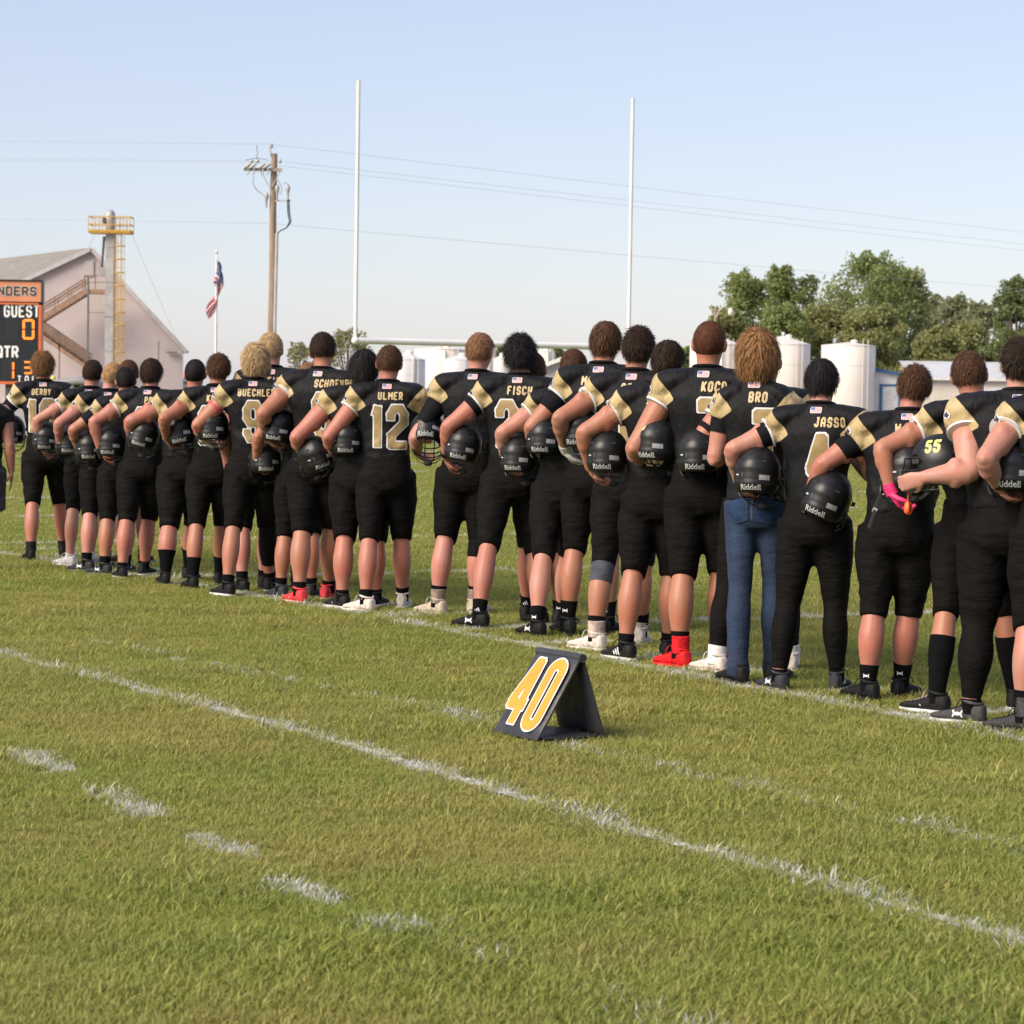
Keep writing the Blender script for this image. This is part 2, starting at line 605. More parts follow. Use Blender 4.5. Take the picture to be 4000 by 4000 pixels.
def swoosh(u, v):            # u 0..1, v 0..0.5
    lo = .42 * np.abs(np.clip(u, 0, 1) - .16) ** 1.15 * (u > .16) + .45 * (u < .16) * (.16 - u) ** .8 * 1.3
    hi = .10 + .36 * np.clip(u, 0, 1) ** 1.1 + .25 * np.clip(.12 - u, 0, 1) * 3
    return np.maximum(np.maximum(lo - v, v - hi), np.maximum(-u, u - 1))
def arcs_mark(u, v):         # two crossing arcs, u 0..1, v 0..0.7
    a = np.abs(np.hypot(u - .5, (v - .72) * 1.0) - .46) - .085
    b = np.abs(np.hypot(u - .5, (v + .02) * 1.0) - .46) - .085
    a = np.maximum(a, v - .68); b = np.maximum(b, .02 - v)
    return np.minimum(a, b)
def stripes3(u, v):
    d = np.full(np.shape(u), 9.0)
    for i, h in enumerate((.30, .45, .6)):
        d = np.minimum(d, np.maximum(np.abs(u - .2 - .28 * i + (v - .3) * .35) - .085, np.maximum(-v, v - h)))
    return d
LOGOS = {'swoosh': (swoosh, .075, .5), 'arcs': (arcs_mark, .05, .7), 'stripes': (stripes3, .07, .62)}

# ---- shoe forms, shared by all pairs ------------------------------------------------
_SH = A([(-.078, .014, .070, .014), (-.070, .028, .092, .012), (-.045, .034, .100, .012), (-.005, .035, .098, .012), (.035, .034, .086, .012),
         (.070, .037, .070, .012), (.11, .042, .057, .012), (.15, .044, .049, .012), (.180, .038, .042, .012), (.200, .024, .035, .014), (.208, .006, .028, .016)])
def shoe_forms():
    C = [(0, y, (t + b) / 2) for y, w, t, b in _SH]
    U = [(-w, 0, 0) for y, w, t, b in _SH]
    V = [(0, 0, (t - b) / 2) for y, w, t, b in _SH]
    up = loft(C, U, V, 18, 2.5)
    mb = MB().add(*up)
    a = np.linspace(0, 2 * np.pi, 14, endpoint=False)      # collar roll
    mb.tube([(0 + .040 * math.cos(t), -.012 + .048 * math.sin(t), .104 + .008 * math.sin(t)) for t in list(a) + [0]], .007, 6)
    lace = MB()
    for i in range(5):
        y = .045 + .022 * i
        z = np.interp(y, _SH[:, 0], _SH[:, 2])
        lace.tube([(-.022, y, z - .008), (-.01, y + .006, z + .001), (.01, y - .002, z + .001), (.022, y + .004, z - .008)], .0032, 5)
    for s in (-1, 1):
        lace.tube([(0, .04, .098), (s * .022, .045, .112), (s * .045, .040, .103), (s * .05, .05, .075)], .0028, 5)
    C = [(0, y, .007) for y, w, t, b in _SH]
    U = [(-w - .004, 0, 0) for y, w, t, b in _SH]
    V = [(0, 0, .0095) for y in _SH]
    so = loft(C, U, V, 18, 5)
    rib = MB()
    zs = np.linspace(.075, .165, 13)
    rr = .044 + .0035 * (np.arange(13) % 2)
    rib.tube([(0, -.012, z) for z in zs], np.stack([rr, rr * 1.08], 1), 16)
    return (mb.verts(), mb.f), (lace.verts(), lace.f), so, (rib.verts(), rib.f)
SHOE_UP, SHOE_LACE, SHOE_SOLE, SHOE_RIB = shoe_forms()
_bv = BVHTree.FromPolygons([tuple(x) for x in SHOE_UP[0]], SHOE_UP[1])
SHOE_CACHE = {}
def shoe_mesh(part, col):
    key = (part, tuple(col))
    if key not in SHOE_CACHE:
        v, f = {'shoe': SHOE_UP, 'lace': SHOE_LACE, 'sole': SHOE_SOLE, 'ankle_rib': SHOE_RIB}[part]
        mt = mat('%s %s' % (part, '%.2f %.2f %.2f' % tuple(col)), col, .62 if part == 'shoe' else .7, .3, 30, .4, 90, .006, spec=.15)
        SHOE_CACHE[key] = mesh_data(part, v, f, mt)
    return SHOE_CACHE[key]
LOGO_CACHE = {}
def shoe_logo(kind, dark, parent, side):
    key = (kind, dark, side)
    if key not in LOGO_CACHE:
        f, size, hh = LOGOS[kind]
        ff = lambda u, v: f(u / size, v / size) * size
        # outer side: seen with the heel on the far side
        if side == 'heel':
            o = decal('logo', ff, (-.01, size + .01, -.01, size * hh + .01), .004, (-size / 2, -.3, .035), (1, 0, 0), (0, 0, 1), (0, 1, 0), _bv, .0022, M_NAVY if dark else M_WHITE, None)
        else:
            s = -1 if side == 'left' else 1
            o = decal('logo', ff, (-.01, size + .01, -.01, size * hh + .01), .004, (s * .3, (.075 if s < 0 else -.0), .028), (0, -s * -1 * 1.0 if s > 0 else -1, 0), (0, 0, 1), (-s, 0, 0), _bv, .0022, M_NAVY if dark else M_WHITE, None)
        LOGO_CACHE[key] = o.data if o else None
        if o: bpy.data.objects.remove(o)
    if LOGO_CACHE[key] is not None:
        return obj('logo', LOGO_CACHE[key], parent)

# ---- hand ---------------------------------------------------------------------------
def hand_geo(W, h, n, thumb_side, curl=1.0, fat=1.0, k=1.0):
    """W wrist, h pointing direction, n palm normal"""
    mb = MB()
    h = unit(h); n = unit(A(n) - h * np.dot(n, h)); b = np.cross(n, h) * thumb_side
    mb.add(*loft([W - h * .02, W + h * .01, W + h * .05, W + h * .088, W + h * .096],
                 [b * .026 * fat, b * .029 * fat, b * .041 * fat, b * .041 * fat, b * .034 * fat],
                 [n * q * fat * thumb_side for q in (.020, .019, .0165, .014, .009)], 12, 2.6))
    for i, (off, ln) in enumerate(((.030, .92), (.010, 1.03), (-.010, .97), (-.029, .78))):
        p = W + h * .084 + b * off
        d, pts = h.copy(), []
        ang = 0
        pts.append(p - h * .01)
        pts.append(p)
        for a, l in ((22, .044), (48, .028), (38, .022)):
            ang += a * curl
            d = h * math.cos(R(ang)) + n * math.sin(R(ang)) + b * off * .6
            d = unit(d)
            p = p + d * l * ln
            pts.append(p)
        mb.tube(pts, A([.0085, .0098, .0092, .0082, .0058]) * fat, 7)
    p = W + h * .022 + b * .030
    d1 = unit(h * .62 + b * .62 + n * .45)
    d2 = unit(h * .80 + b * .15 + n * .65)
    mb.tube([p - d1 * .012, p, p + d1 * .036, p + d1 * .036 + d2 * .030, p + d1 * .036 + d2 * .052], A([.013, .014, .0115, .0105, .007]) * fat, 7)
    return mb

# ---- hair ---------------------------------------------------------------------------
HC, HR = A([0, .007, 1.690]), A([.0775, .0985, .0985])
def hair_ok(d, low, side=1.70, front=1.742):
    """d: unit directions on the head; where hair grows"""
    z = HC[2] + d[:, 2] * HR[2]
    y = d[:, 1]
    lim = np.where(y < -.25, low, np.where(y < .25, low + (side - low) * smoothstep(-.25, .12, y), side + (front - side) * smoothstep(.25, .75, y)))
    return z > lim
def make_hair(style, rng):
    P = dict(n=900, ln=.03, lift=.5, w=.0035, curl=0.0, cf=1.0, grav=.2, low=1.625, thick=.006, side=1.70)
    P.update({'buzz': dict(n=2200, ln=.005, lift=.9, w=.0012, thick=.003, low=1.62),
              'short': dict(n=2900, ln=.016, lift=.14, thick=.007, w=.0016),
              'fade': dict(n=2900, ln=.019, lift=.12, thick=.010, low=1.635, w=.0016),
              'messy': dict(n=2900, ln=.034, lift=.10, curl=.009, thick=.012, grav=.25, w=.0018),
              'wet': dict(n=2300, ln=.052, lift=.04, curl=.005, thick=.011, w=.0022, grav=.5, low=1.61),
              'curly': dict(n=2800, ln=.052, lift=.22, w=.0022, curl=.020, cf=2.2, thick=.022, grav=.3, low=1.60),
              'fluffy': dict(n=2800, ln=.045, lift=.22, w=.0022, curl=.015, cf=1.8, thick=.020, grav=.2, low=1.625),
              'long': dict(n=3600, ln=.11, lift=.06, curl=.020, cf=1.1, thick=.020, grav=.8, low=1.60, w=.0024),
              'shag': dict(n=2600, ln=.10, lift=.12, curl=.006, cf=.8, thick=.016, grav=.8, low=1.60, w=.0026),
              'curtain': dict(n=1900, ln=.15, lift=.15, curl=.004, cf=.8, thick=.020, grav=.9, low=1.59, w=.005)}[style])
    mb = MB()
    # cap that fills the mass under the strands
    nl, nm = 26, 16
    lat = np.linspace(.02, 2.3, nm); lon = np.linspace(0, 2 * np.pi, nl, endpoint=False)
    La, Lo = np.meshgrid(lat, lon, indexing='ij')
    d = np.stack([np.sin(La) * np.cos(Lo), np.sin(La) * np.sin(Lo), np.cos(La)], -1).reshape(-1, 3)
    ok = hair_ok(d, P['low'] + .004, P['side'] + .004, 1.747)
    lump = 1 + .35 * np.sin(d[:, 0] * 9 + rng.uniform(0, 6)) * np.sin(d[:, 2] * 8 + rng.uniform(0, 6)) * np.cos(d[:, 1] * 7)
    edge = smoothstep(P['low'] - .01, P['low'] + .05, HC[2] + d[:, 2] * HR[2])
    v = HC + d * (HR + (.0050 + P['thick'] * .45 * edge * lump)[:, None])
    f = []
    for i in range(nm - 1):
        for j in range(nl):
            q = (i * nl + j, (i + 1) * nl + j, (i + 1) * nl + (j + 1) % nl, i * nl + (j + 1) % nl)
            if all(ok[t] for t in q):
                f.append(q)
    mb.add(v, f)
    n = P['n']
    d = rng.normal(size=(n * 3, 3)); d /= np.linalg.norm(d, axis=1)[:, None]
    d = d[hair_ok(d, P['low'], P['side'])][:n]
    n = len(d)
    edge = smoothstep(P['low'] - .01, P['low'] + .05, HC[2] + d[:, 2] * HR[2])
    cl = np.sin(d[:, 0] * 31 + 1) * np.cos(d[:, 2] * 27) * np.sin(d[:, 1] * 25 + 2)
    p = HC + d * (HR + (.003 + P['thick'] * (.5 + .75 * cl) * edge)[:, None])
    nrm = d / HR; nrm /= np.linalg.norm(nrm, axis=1)[:, None]
    crown = A([.012, -.45, .9])
    flow = d - crown; flow -= nrm * np.sum(flow * nrm, 1)[:, None]
    flow /= np.maximum(np.linalg.norm(flow, axis=1), 1e-6)[:, None]
    c1_ = np.cross(nrm, flow)
    dr = nrm * (P['lift'] + .18) + flow * (1 - P['lift']) + c1_ * (.5 * np.sin(d[:, 2] * 40 + d[:, 0] * 22))[:, None] + rng.normal(size=(n, 3)) * (.14 if P['curl'] else .10)
    dr /= np.linalg.norm(dr, axis=1)[:, None]
    steps = 5 if P['ln'] > .043 else 2
    ln = P['ln'] * rng.uniform(.6, 1.15, n)
    # tufts share a phase so that strands clump
    ph = np.round(np.sin(d[:, 0] * 23) * 2 + np.cos(d[:, 2] * 19) * 2 + d[:, 1] * 5) * 1.7 + rng.normal(size=n) * .35
    pts = [p]
    c1 = np.cross(nrm, flow)
    for s in range(steps):
        dr = dr + A([0, 0, -1]) * P['grav'] * .45 + rng.normal(size=(n, 3)) * .06
        dr /= np.linalg.norm(dr, axis=1)[:, None]
        q = pts[-1] + dr * (ln / steps)[:, None]
        if P['curl']:
            a = ph + (s + 1) * P['cf'] * 1.25
            q = q + (c1 * np.cos(a)[:, None] + nrm * np.sin(a)[:, None] * .7) * P['curl'] * .5
        e = (q - HC) / (HR + P['thick'] * .6)
        m = np.linalg.norm(e, axis=1)
        q = np.where((m < 1)[:, None] & (q[:, 2] > 1.60)[:, None], HC + e / np.maximum(m, 1e-6)[:, None] * (HR + P['thick'] * .6), q)
        pts.append(q)
    wv = np.cross(dr, nrm); wv /= np.maximum(np.linalg.norm(wv, axis=1), 1e-6)[:, None]
    V, m = [], steps + 1
    for s, q in enumerate(pts):
        wd = P['w'] * (1 - .85 * (s / steps) ** 1.5)
        V.append(q - wv * wd); V.append(q + wv * wd)
    V = np.stack(V, 1).reshape(-1, 3)
    F = []
    for i in range(n):
        b = i * 2 * m
        for s in range(steps):
            F.append((b + 2 * s, b + 2 * s + 1, b + 2 * s + 3, b + 2 * s + 2))
    mb.add(V, F)
    return mb

# ---- one person ---------------------------------------------------------------------
BAKES = []
def bake_later(o, voxel, smooth_it=2, dec=None):
    r = o.modifiers.new('r', 'REMESH'); r.mode = 'VOXEL'; r.voxel_size = voxel; r.use_smooth_shade = True
    if smooth_it:
        s = o.modifiers.new('s', 'SMOOTH'); s.iterations = smooth_it; s.factor = .5
    if dec:
        q = o.modifiers.new('d', 'DECIMATE'); q.ratio = dec
    BAKES.append(o)

def wrinkle(v, seed, amp, freq):
    r = np.random.default_rng(seed)
    out = np.zeros(len(v))
    for i in range(7):
        kx = r.normal(size=3) * A(freq)
        ph = r.uniform(0, 6.28)
        w = .8 * np.sin(v @ (r.normal(size=3) * 9) + r.uniform(0, 6))
        out += 1 - 2 * np.abs(np.sin(v @ kx + ph + w))
    return out / 7 * amp

PEOPLE = []
class Person: pass
DEF = dict(w=1.0, yaw=0.0, skin='tan', hair=('short', 'dark'), elbow=None, hand=None, helmet='auto', name=None, num=None,
           hem=.47, sock=.155, sock_col='black', shoe=((.012, .012, .013), (.02, .02, .02)), shoe_style='low', lace=(.02, .02, .02), logo=None,
           toeL=38, toeR=12, sleeve=0.0, trim=True, glove=None, pads=1.0, head=(0, 0, 0), pants='short', extra=(), belly=0.0,
           jersey=True, arm='hip', heel_logo=None)

def person(L, Rf, top, label, **kw):
    S = dict(DEF); S.update(kw)
    _r = np.random.default_rng(int(top[0] * 3 + top[1]))
    if 'head' not in kw: S['head'] = tuple(_r.normal(size=3) * A([7, 3.5, 3]))
    S['yaw'] += float(_r.normal() * 2.5)
    p = Person(); p.S = S
    seed = int(abs(L[0]) * 7 + top[0]) % 99991
    rng = np.random.default_rng(seed)
    gL, gR = ground(*L), ground(*Rf)
    base = (gL + gR) / 2
    hd = atY(top[0], top[1], base[1])
    H = hd[2]
    k = H / 1.80
    rz = -R(S['yaw'])
    Ri = np.array(Matrix.Rotation(-rz, 3, 'Z'))
    p.k, p.Y0 = k, base[1]
    loc = lambda q: (Ri @ (A(q) - base)) / k
    fL, fR = loc(gL), loc(gR)
    lean = float(np.clip(loc(hd)[0], -.16, .16))
    leany = 0.0
    w = S['w']
    root = empty('person', base, rz)
    tag(root, label, 'person', 'football team standing in line' if S['jersey'] else None)
    p.root = root
    warp = lambda v: A(v) + np.stack([lean * np.clip((A(v)[..., 2] - .10) / 1.5, 0, 1.05), 0 * A(v)[..., 2], 0 * A(v)[..., 2]], -1)
    ws = .45 + .55 * w                    # frame grows less than flesh
    # ---------------- legs
    legs = []
    for s, fpos in ((-1, fL), (1, fR)):
        hip = warp(A([s * .092 * ws, -.005, .93]))
        ank = A([fpos[0], fpos[1], .075])
        knee = hip * .47 + ank * .53 + A([0, .022, 0]); knee[2] = .495
        def L_(t, back): return knee + (ank - knee) * t + A([0, -back, 0])
        path = A([hip, hip * .6 + knee * .4 + A([0, .012, 0]), knee + (hip - knee) * .2, knee, L_(.16, .012), L_(.34, .020), L_(.52, .016), L_(.72, .006), L_(.9, 0), ank + A([0, 0, -.03])])
        rr = A([.092, .084, .064, .057, .058, .064, .060, .046, .039, .040]) * A([w, w, w, .5 + .5 * w, .5 + .5 * w, .35 + .65 * w, .35 + .65 * w, .6 + .4 * w, .8 + .2 * w, .9])
        legs.append((path, rr, ank, s))
    # ---------------- arms
    sh = [warp(A([s * (.166 + .026 * S['pads']) * ws, 0, 1.432])) for s in (-1, 1)]
    if S['elbow'] is not None:
        best = None
        for dy in np.linspace(-.26, .16, 43):
            q = loc(atY(S['elbow'][0], S['elbow'][1], base[1] + dy * k)) + A([.028, 0, .01])
            c = abs(np.linalg.norm(q - sh[0]) - .30) + .12 * abs(dy - S.get('edy', -.07))
            if best is None or c < best[0]: best = (c, q, dy)
        E, edy = best[1], best[2]
        v = E - sh[0]; ln = np.linalg.norm(v)
        E = sh[0] + v / ln * np.clip(ln, .26, .35)
        best = None
        hp = S['hand']
        for dy in np.linspace(edy - .02, edy + .30, 33):
            q = loc(atY(hp[0], hp[1], base[1] + dy * k)) + A([.02, 0, 0])
            c = abs(np.linalg.norm(q - E) - .31) + S.get('hwt', .06) * abs(dy - edy - S.get('hfw', .12))
            if best is None or c < best[0]: best = (c, q)
        Hc = best[1]
        if S.get('fwd'): Hc = E + A([.09, .28, .04])
        v = Hc - E; ln = np.linalg.norm(v)
        Hc = E + v / ln * np.clip(ln, .27, .36)
        Wr = E + (Hc - E) * .79
    elif S['arm'] == 'down':
        E = sh[0] + A([-.05, -.03, -.29]); Hc = E + (A([.08, .28, .05]) if S.get('fwd') else A([.02, .10, -.30])); Wr = E + (Hc - E) * .8
    else:
        E = sh[0] + A([-.17, -.02, -.235]); Hc = E + A([.06, .16, -.25]); Wr = E + (Hc - E) * .8
    p.E, p.Hc, p.Wr = E, Hc, Wr
    hdir = unit(unit(Hc - Wr) + A([.45, .35, -.05]))
    pn = A([.95, .05, .35])
    if S['arm'] == 'down':
        hdir, pn = (A([.5, .8, 0]) if S.get('fwd') else A([.05, .15, -1])), A([1, 0, 0])
    bis = sh[0] * .55 + E * .45
    larm = A([sh[0] + A([.03, 0, .015]), sh[0], bis, sh[0] * .22 + E * .78, E, E * .78 + Wr * .22, E * .45 + Wr * .55, Wr])
    lrad = np.stack([A([.06, .066, .059, .047, .0435, .0470, .0385, .0265]), A([.06, .066, .061, .050, .0460, .0480, .0400, .0295])], 1) * (.45 + .55 * w)
    lrad[-1] = (.0265, .0295)
    if S['arm'] == 'down':
        Er = sh[1] + A([.05, -.02, -.29]); Wr2 = Er + A([.015, .06, -.245]); h2, n2 = A([0, .2, -1]), A([-1, 0, 0])
    else:
        Er = sh[1] + A([.075, .10, -.255]); Wr2 = Er + A([-.15, .165, .085]); h2, n2 = A([-1, .1, .25]), A([0, -1, 0])
    if S['arm'] == 'down': p.Wr2 = Wr2
    rarm = A([sh[1] + A([-.03, 0, .015]), sh[1], sh[1] * .55 + Er * .45, sh[1] * .22 + Er * .78, Er, Er * .78 + Wr2 * .22, Er * .45 + Wr2 * .55, Wr2])
    # ---------------- body
    mb = MB()
    for path, rr, ank, s in legs:
        mb.add(*smooth_tube(path, rr, 16))
        mb.add(*ellipsoid(ank + A([0, .01, -.03]), (.028, .04, .03)))
    torso = [(.86, .150, .105, -.01), (.95, .158, .112, -.012), (1.08, .135, .095, 0), (1.2, .142, .10, 0), (1.34, .165, .108, 0), (1.44, .16, .095, 0),
             (1.49, .10, .075, -.002), (1.52, .066, .063, -.006), (1.56, .058, .060, -.004)]
    C = warp(A([(0, y, z) for z, a, b, y in torso]))
    mb.add(*loft(C, [(a * (.3 + .7 * w), 0, 0) for z, a, b, y in torso], [(0, b * (.3 + .7 * w), 0) for z, a, b, y in torso], 20, 2.3))
    mb.add(*smooth_tube(larm, lrad, 14)); mb.add(*smooth_tube(rarm, lrad, 14))
    for a_, e_, w_ in ((sh[0], E, Wr), (sh[1], Er, Wr2)):       # elbow point, forearm belly, upper-arm belly
        ob = unit(unit(e_ - a_) + unit(e_ - w_))
        aw = .45 + .55 * w
        mb.add(*ellipsoid(e_ + ob * .020, A([.029, .029, .029]) * aw))
        mb.add(*ellipsoid(e_ * .74 + w_ * .26 + A([-.008 if e_ is E else .008, 0, 0]), A([.043, .046, .062]) * aw))
        mb.add(*ellipsoid(a_ * .5 + e_ * .5 - ob * .006 + A([0, -.010, 0]), A([.050, .050, .078]) * aw))
    mb.f  # arms, then hands
    hl = hand_geo(Wr, hdir, pn, -1, 1.0); hr = hand_geo(Wr2, h2, n2, 1, .25)
    mb.add(hl.verts(), hl.f); mb.add(hr.verts(), hr.f)
    # head, in its own frame
    hrot = rotm('Z', S['head'][0]) @ rotm('X', S['head'][1]) @ rotm('Y', S['head'][2])
    piv = A([0, -.005, 1.565])
    hs = 1.02
    headf = lambda v: warp((A(v) - piv) @ hrot.T * hs + piv)
    p.headf = headf
    rings = [(1.50, .060, .062, -.008), (1.56, .057, .060, -.006), (1.585, .058, .064, .0), (1.605, .061, .075, .010), (1.63, .066, .086, .013), (1.66, .072, .094, .011),
             (1.70, .0765, .0975, .008), (1.735, .073, .092, .006), (1.762, .058, .073, .004), (1.778, .038, .047, .002), (1.787, .012, .015, 0)]
    hb = MB().add(*loft([(0, y, z) for z, a, b, y in rings], [(a, 0, 0) for z, a, b, y in rings], [(0, b, 0) for z, a, b, y in rings], 22, 2.15))
    hb.add(*ellipsoid((0, .088, 1.592), (.030, .022, .020)))                   # chin
    hb.add(*ellipsoid((0, .112, 1.652), (.012, .018, .022)))                   # nose
    hb.add(*ellipsoid((0, .100, 1.685), (.045, .012, .010)))                   # brow
    hb.add(*ellipsoid((0, .101, 1.621), (.024, .008, .008)))                   # lips
    for s in (-1, 1):
        er = rotm('Z', s * -22)
        hb.add(*ellipsoid((s * .083, -.004, 1.672), (.009, .021, .033), rot=er))
        hb.add(*ellipsoid((s * .079, .004, 1.648), (.009, .012, .014), rot=er))
    mb.add(headf(hb.verts()), hb.f)
    body = mobj('body', mb.verts() * k, mb.f, SKIN[S['skin']], root)
    bake_later(body, .0078 * k, 2, .33)
    p.body = body
    # eyes
    for s in (-1, 1):
        v, f = ellipsoid((s * .031, .096, 1.668), (.014, .010, .007)); ey = mobj('eye', headf(v) * k, f, M_EYEW, root)
        v, f = ellipsoid((s * .031, .103, 1.668), (.006, .005, .006)); mobj('iris', headf(v) * k, f, M_EYED, ey)
    # hair
    hm = make_hair(S['hair'][0], rng)
    mobj('hair', headf(hm.verts()) * k, hm.f, HAIR[S['hair'][1]], root)
    # ---------------- pants
    pm = MB()
    bl = S['belly']
    pel = [(1.062, .158, .119, .0), (1.03, .160, .122, .0), (.97, .168, .130, -.006), (.90, .172, .135, -.012), (.84, .166, .128, -.012), (.79, .135, .105, -.006)]
    pw = (.25 + .75 * w) * (.92 if S['pants'] == 'jeans' else 1.0)
    pm.add(*loft(warp(A([(0, y, z) for z, a, b, y in pel])), [(a * pw, 0, 0) for z, a, b, y in pel], [(0, b * pw + bl * .4, 0) for z, a, b, y in pel], 22, 2.4))
    # seat and crotch
    for s in (-1, 1):
        pm.add(*ellipsoid(warp(A([s * .075 * pw, -.062 * pw, .885])), (.086 * pw, .076 * pw, .105)))
    for path, rr, ank, s in legs:
        top_, kn = path[0], path[3]
        if S['pants'] == 'jeans':
            P_ = A([top_, path[1], path[2], kn, path[4], path[5], path[6], path[7], ank + A([0, .0, .03]), ank + A([0, .01, -.035])])
            r_ = np.maximum(A([.106, .100, .082, .076, .074, .075, .073, .070, .072, .074]) * pw, rr[:10] + .007)
        elif S['pants'] == 'tights':
            P_ = A([top_, path[1], path[2], kn, path[4], path[5], path[6], path[7], path[8]])
            r_ = np.concatenate([A([.112, .106, .084, .071]) * pw, rr[4:9] + .006])
        elif S['pants'] == 'shorts':
            P_ = A([top_, path[1], path[2] * .6 + kn * .4])
            r_ = A([.115, .115, .118]) * pw
        else:
            hz = S['hem'] + rng.uniform(-.012, .012)
            t = np.clip((kn[2] - hz) / (kn[2] - ank[2]), -.1, 1)
            end = kn + (ank - kn) * t + A([0, -.012, 0])
            P_ = A([top_, path[1] + A([s * .006, 0, 0]), path[1] * .4 + path[2] * .6, path[2], kn, end * .97 + kn * .03, end])
            r_ = A([.112, .109, .097, .085, .072, .0675, .066]) * pw + A([0, 0, 0, 0, 0, .001, .0])
        pm.add(*smooth_tube(P_, r_, 18))
    pn_ = {'jeans': 'jeans', 'shorts': 'shorts'}.get(S['pants'], 'pants')
    pants = mobj(pn_, pm.verts() * k, pm.f, {'jeans': M_DENIM, 'shorts': M_GREY}.get(S['pants'], M_PANTS), root)
    bake_later(pants, .0145 * k, 2)
    p.pants = pants
    # ---------------- jersey
    jm = MB()
    jw = .25 + .75 * w
    hz = S.get('jhem', 1.005)
    tuck = 1.0 if S['pants'] == 'jeans' or not S['jersey'] else .86
    tor = [(hz, .172 * tuck, .134 * tuck), (hz + .05, .166 * (tuck * .6 + .4), .128 * (tuck * .6 + .4)), (1.12, .164, .124), (1.19, .166, .122), (1.26, .178, .130), (1.33, .200, .144), (1.40, .212, .150), (1.455, .185, .135), (1.50, .125, .105), (1.535, .088, .084), (1.562, .076, .077)]
    C = warp(A([(0, -.004 + bl * .2, z) for z, a, b in tor]))
    bel = [bl * smoothstep(1.40, 1.2, z) for z, a, b in tor]
    jm.add(*loft(C, [(a * jw + e * .8, 0, 0) for (z, a, b), e in zip(tor, bel)], [(0, b * jw + e, 0) for (z, a, b), e in zip(tor, bel)], 24, 2.5))
    pd = S['pads']
    S['sleeve_dir'] = []
    p.sh = sh; p.sl = []
    for s, shp, el in ((-1, sh[0], E), (1, sh[1], Er)):
        a = unit(el - shp)
        # pad: arched plate from the neck out over the shoulder
        xs = A([.050, .10, .160, .213, .258, .286]) * ws * (.82 + .18 * pd)
        zc = A([1.510, 1.499, 1.486, 1.470, 1.450, 1.428]) - (1 - pd) * A([0, .008, .016, .03, .05, .06])
        ry = A([.088, .120, .136, .130, .108, .068]) * (.8 + .2 * pd)
        rzv = A([.046, .057, .066, .075, .072, .046]) * (.75 + .25 * pd)
        C = warp(np.stack([s * xs, 0 * xs - .006, zc], 1))
        jm.add(*loft(C, [(0, s * q, 0) for q in ry], [(0, 0, q) for q in rzv], 18, 2.3))
        st = shp + A([s * .006, 0, .0])
        sl = .094 + S.get('sl_len', 0)
        end = st + a * sl
        jm.tube([st - a * .02, st + a * .02, st + a * .06, end], np.stack([A([.082, .083, .083, .080]), A([.088, .090, .088, .085])], 1) * (.4 + .6 * w), 18)
        p.sl.append((end, a, s))
    jersey = mobj('jersey' if S['jersey'] else 'polo_shirt', jm.verts() * k, jm.f, M_JERSEY, root)
    bake_later(jersey, .0124 * k, 3)
    p.jersey = jersey
    if S['trim'] and S['jersey']:
        for end, a, s in p.sl:
            v, f = tube([end - a * .012, end - a * .009, end + a * .001, end + a * .002], np.stack([A([.070, .0785, .0785, .066]), A([.075, .0835, .0835, .070])], 1) * (.4 + .6 * w), 24)
            mobj('sleeve_trim', v * k, f, M_WHITE, jersey)
    col = tube([warp(A([.074 * math.cos(t), -.006 + .074 * math.sin(t), 1.557 + .010 * -math.sin(t)])) for t in np.linspace(0, 2 * np.pi, 25)], .009, 8)
    mobj('collar', col[0] * k, col[1], M_UNDER, jersey)
    # ---------------- arm coverings
    if S['sleeve'] > 0:
        for arm in (larm, rarm):
            a0, e0 = arm[1], arm[4]
            ts = np.linspace(.15, S['sleeve'], 6)
            rr = np.interp(ts, [0, .45, .78, 1], [.068, .0625, .0515, .0475]) * (.45 + .55 * w) + .004
            v, f = tube([a0 + (e0 - a0) * t for t in ts], rr, 16)
            mobj('undershirt_sleeve', v * k, f, M_UNDER, root)
    for kind, t, colr in S['extra']:
        if kind in ('armband', 'forearm_band'):
            a, b_ = (sh[0], E) if kind == 'armband' else (E, Wr)
            wd = .05 if colr is M_UNDER else .025
            rr = np.interp(t, [0, .45, .78, 1], [.068, .0615, .0500, .0460]) if kind == 'armband' else np.interp(t, [0, .22, .55, 1], [.046, .049, .040, .031])
            v, f = tube([a + (b_ - a) * (t - wd), a + (b_ - a) * t, a + (b_ - a) * (t + wd)], A([1, 1.03, 1]) * (rr * (.45 + .55 * w) + .003), 16)
            mobj('arm_band' if kind == 'armband' else 'wrist_band', v * k, f, colr, root)
        elif kind in ('knee_sleeve', 'leg_sleeve'):
            path, rr, ank, s = legs[0 if t == 'L' else 1]
            if kind == 'knee_sleeve':
                P_ = [path[3], path[3] * .5 + path[4] * .5, path[4], path[4] * .3 + path[5] * .7]; r_ = A([.066, .067, .066, .066]) * (.35 + .65 * w)
            else:
                P_ = [path[3], path[4], path[5], path[6], path[7] * .8 + path[6] * .2]; r_ = A([.064, .064, .069, .065, .053]) * (.35 + .65 * w)
            v, f = tube(P_, r_, 18)
            mobj(kind, v * k, f, colr, root)
        elif kind == 'headband':
            v, f = tube([headf(A([[.0825 * math.cos(q), .008 + .104 * math.sin(q), 1.693 + .012 * math.sin(q)]]))[0] for q in np.linspace(0, 2 * np.pi, 25)], np.stack([np.full(25, .012), np.full(25, .022)], 1), 8, ref=(1, 0, 0))
            mobj('headband', v * k, f, colr, root)
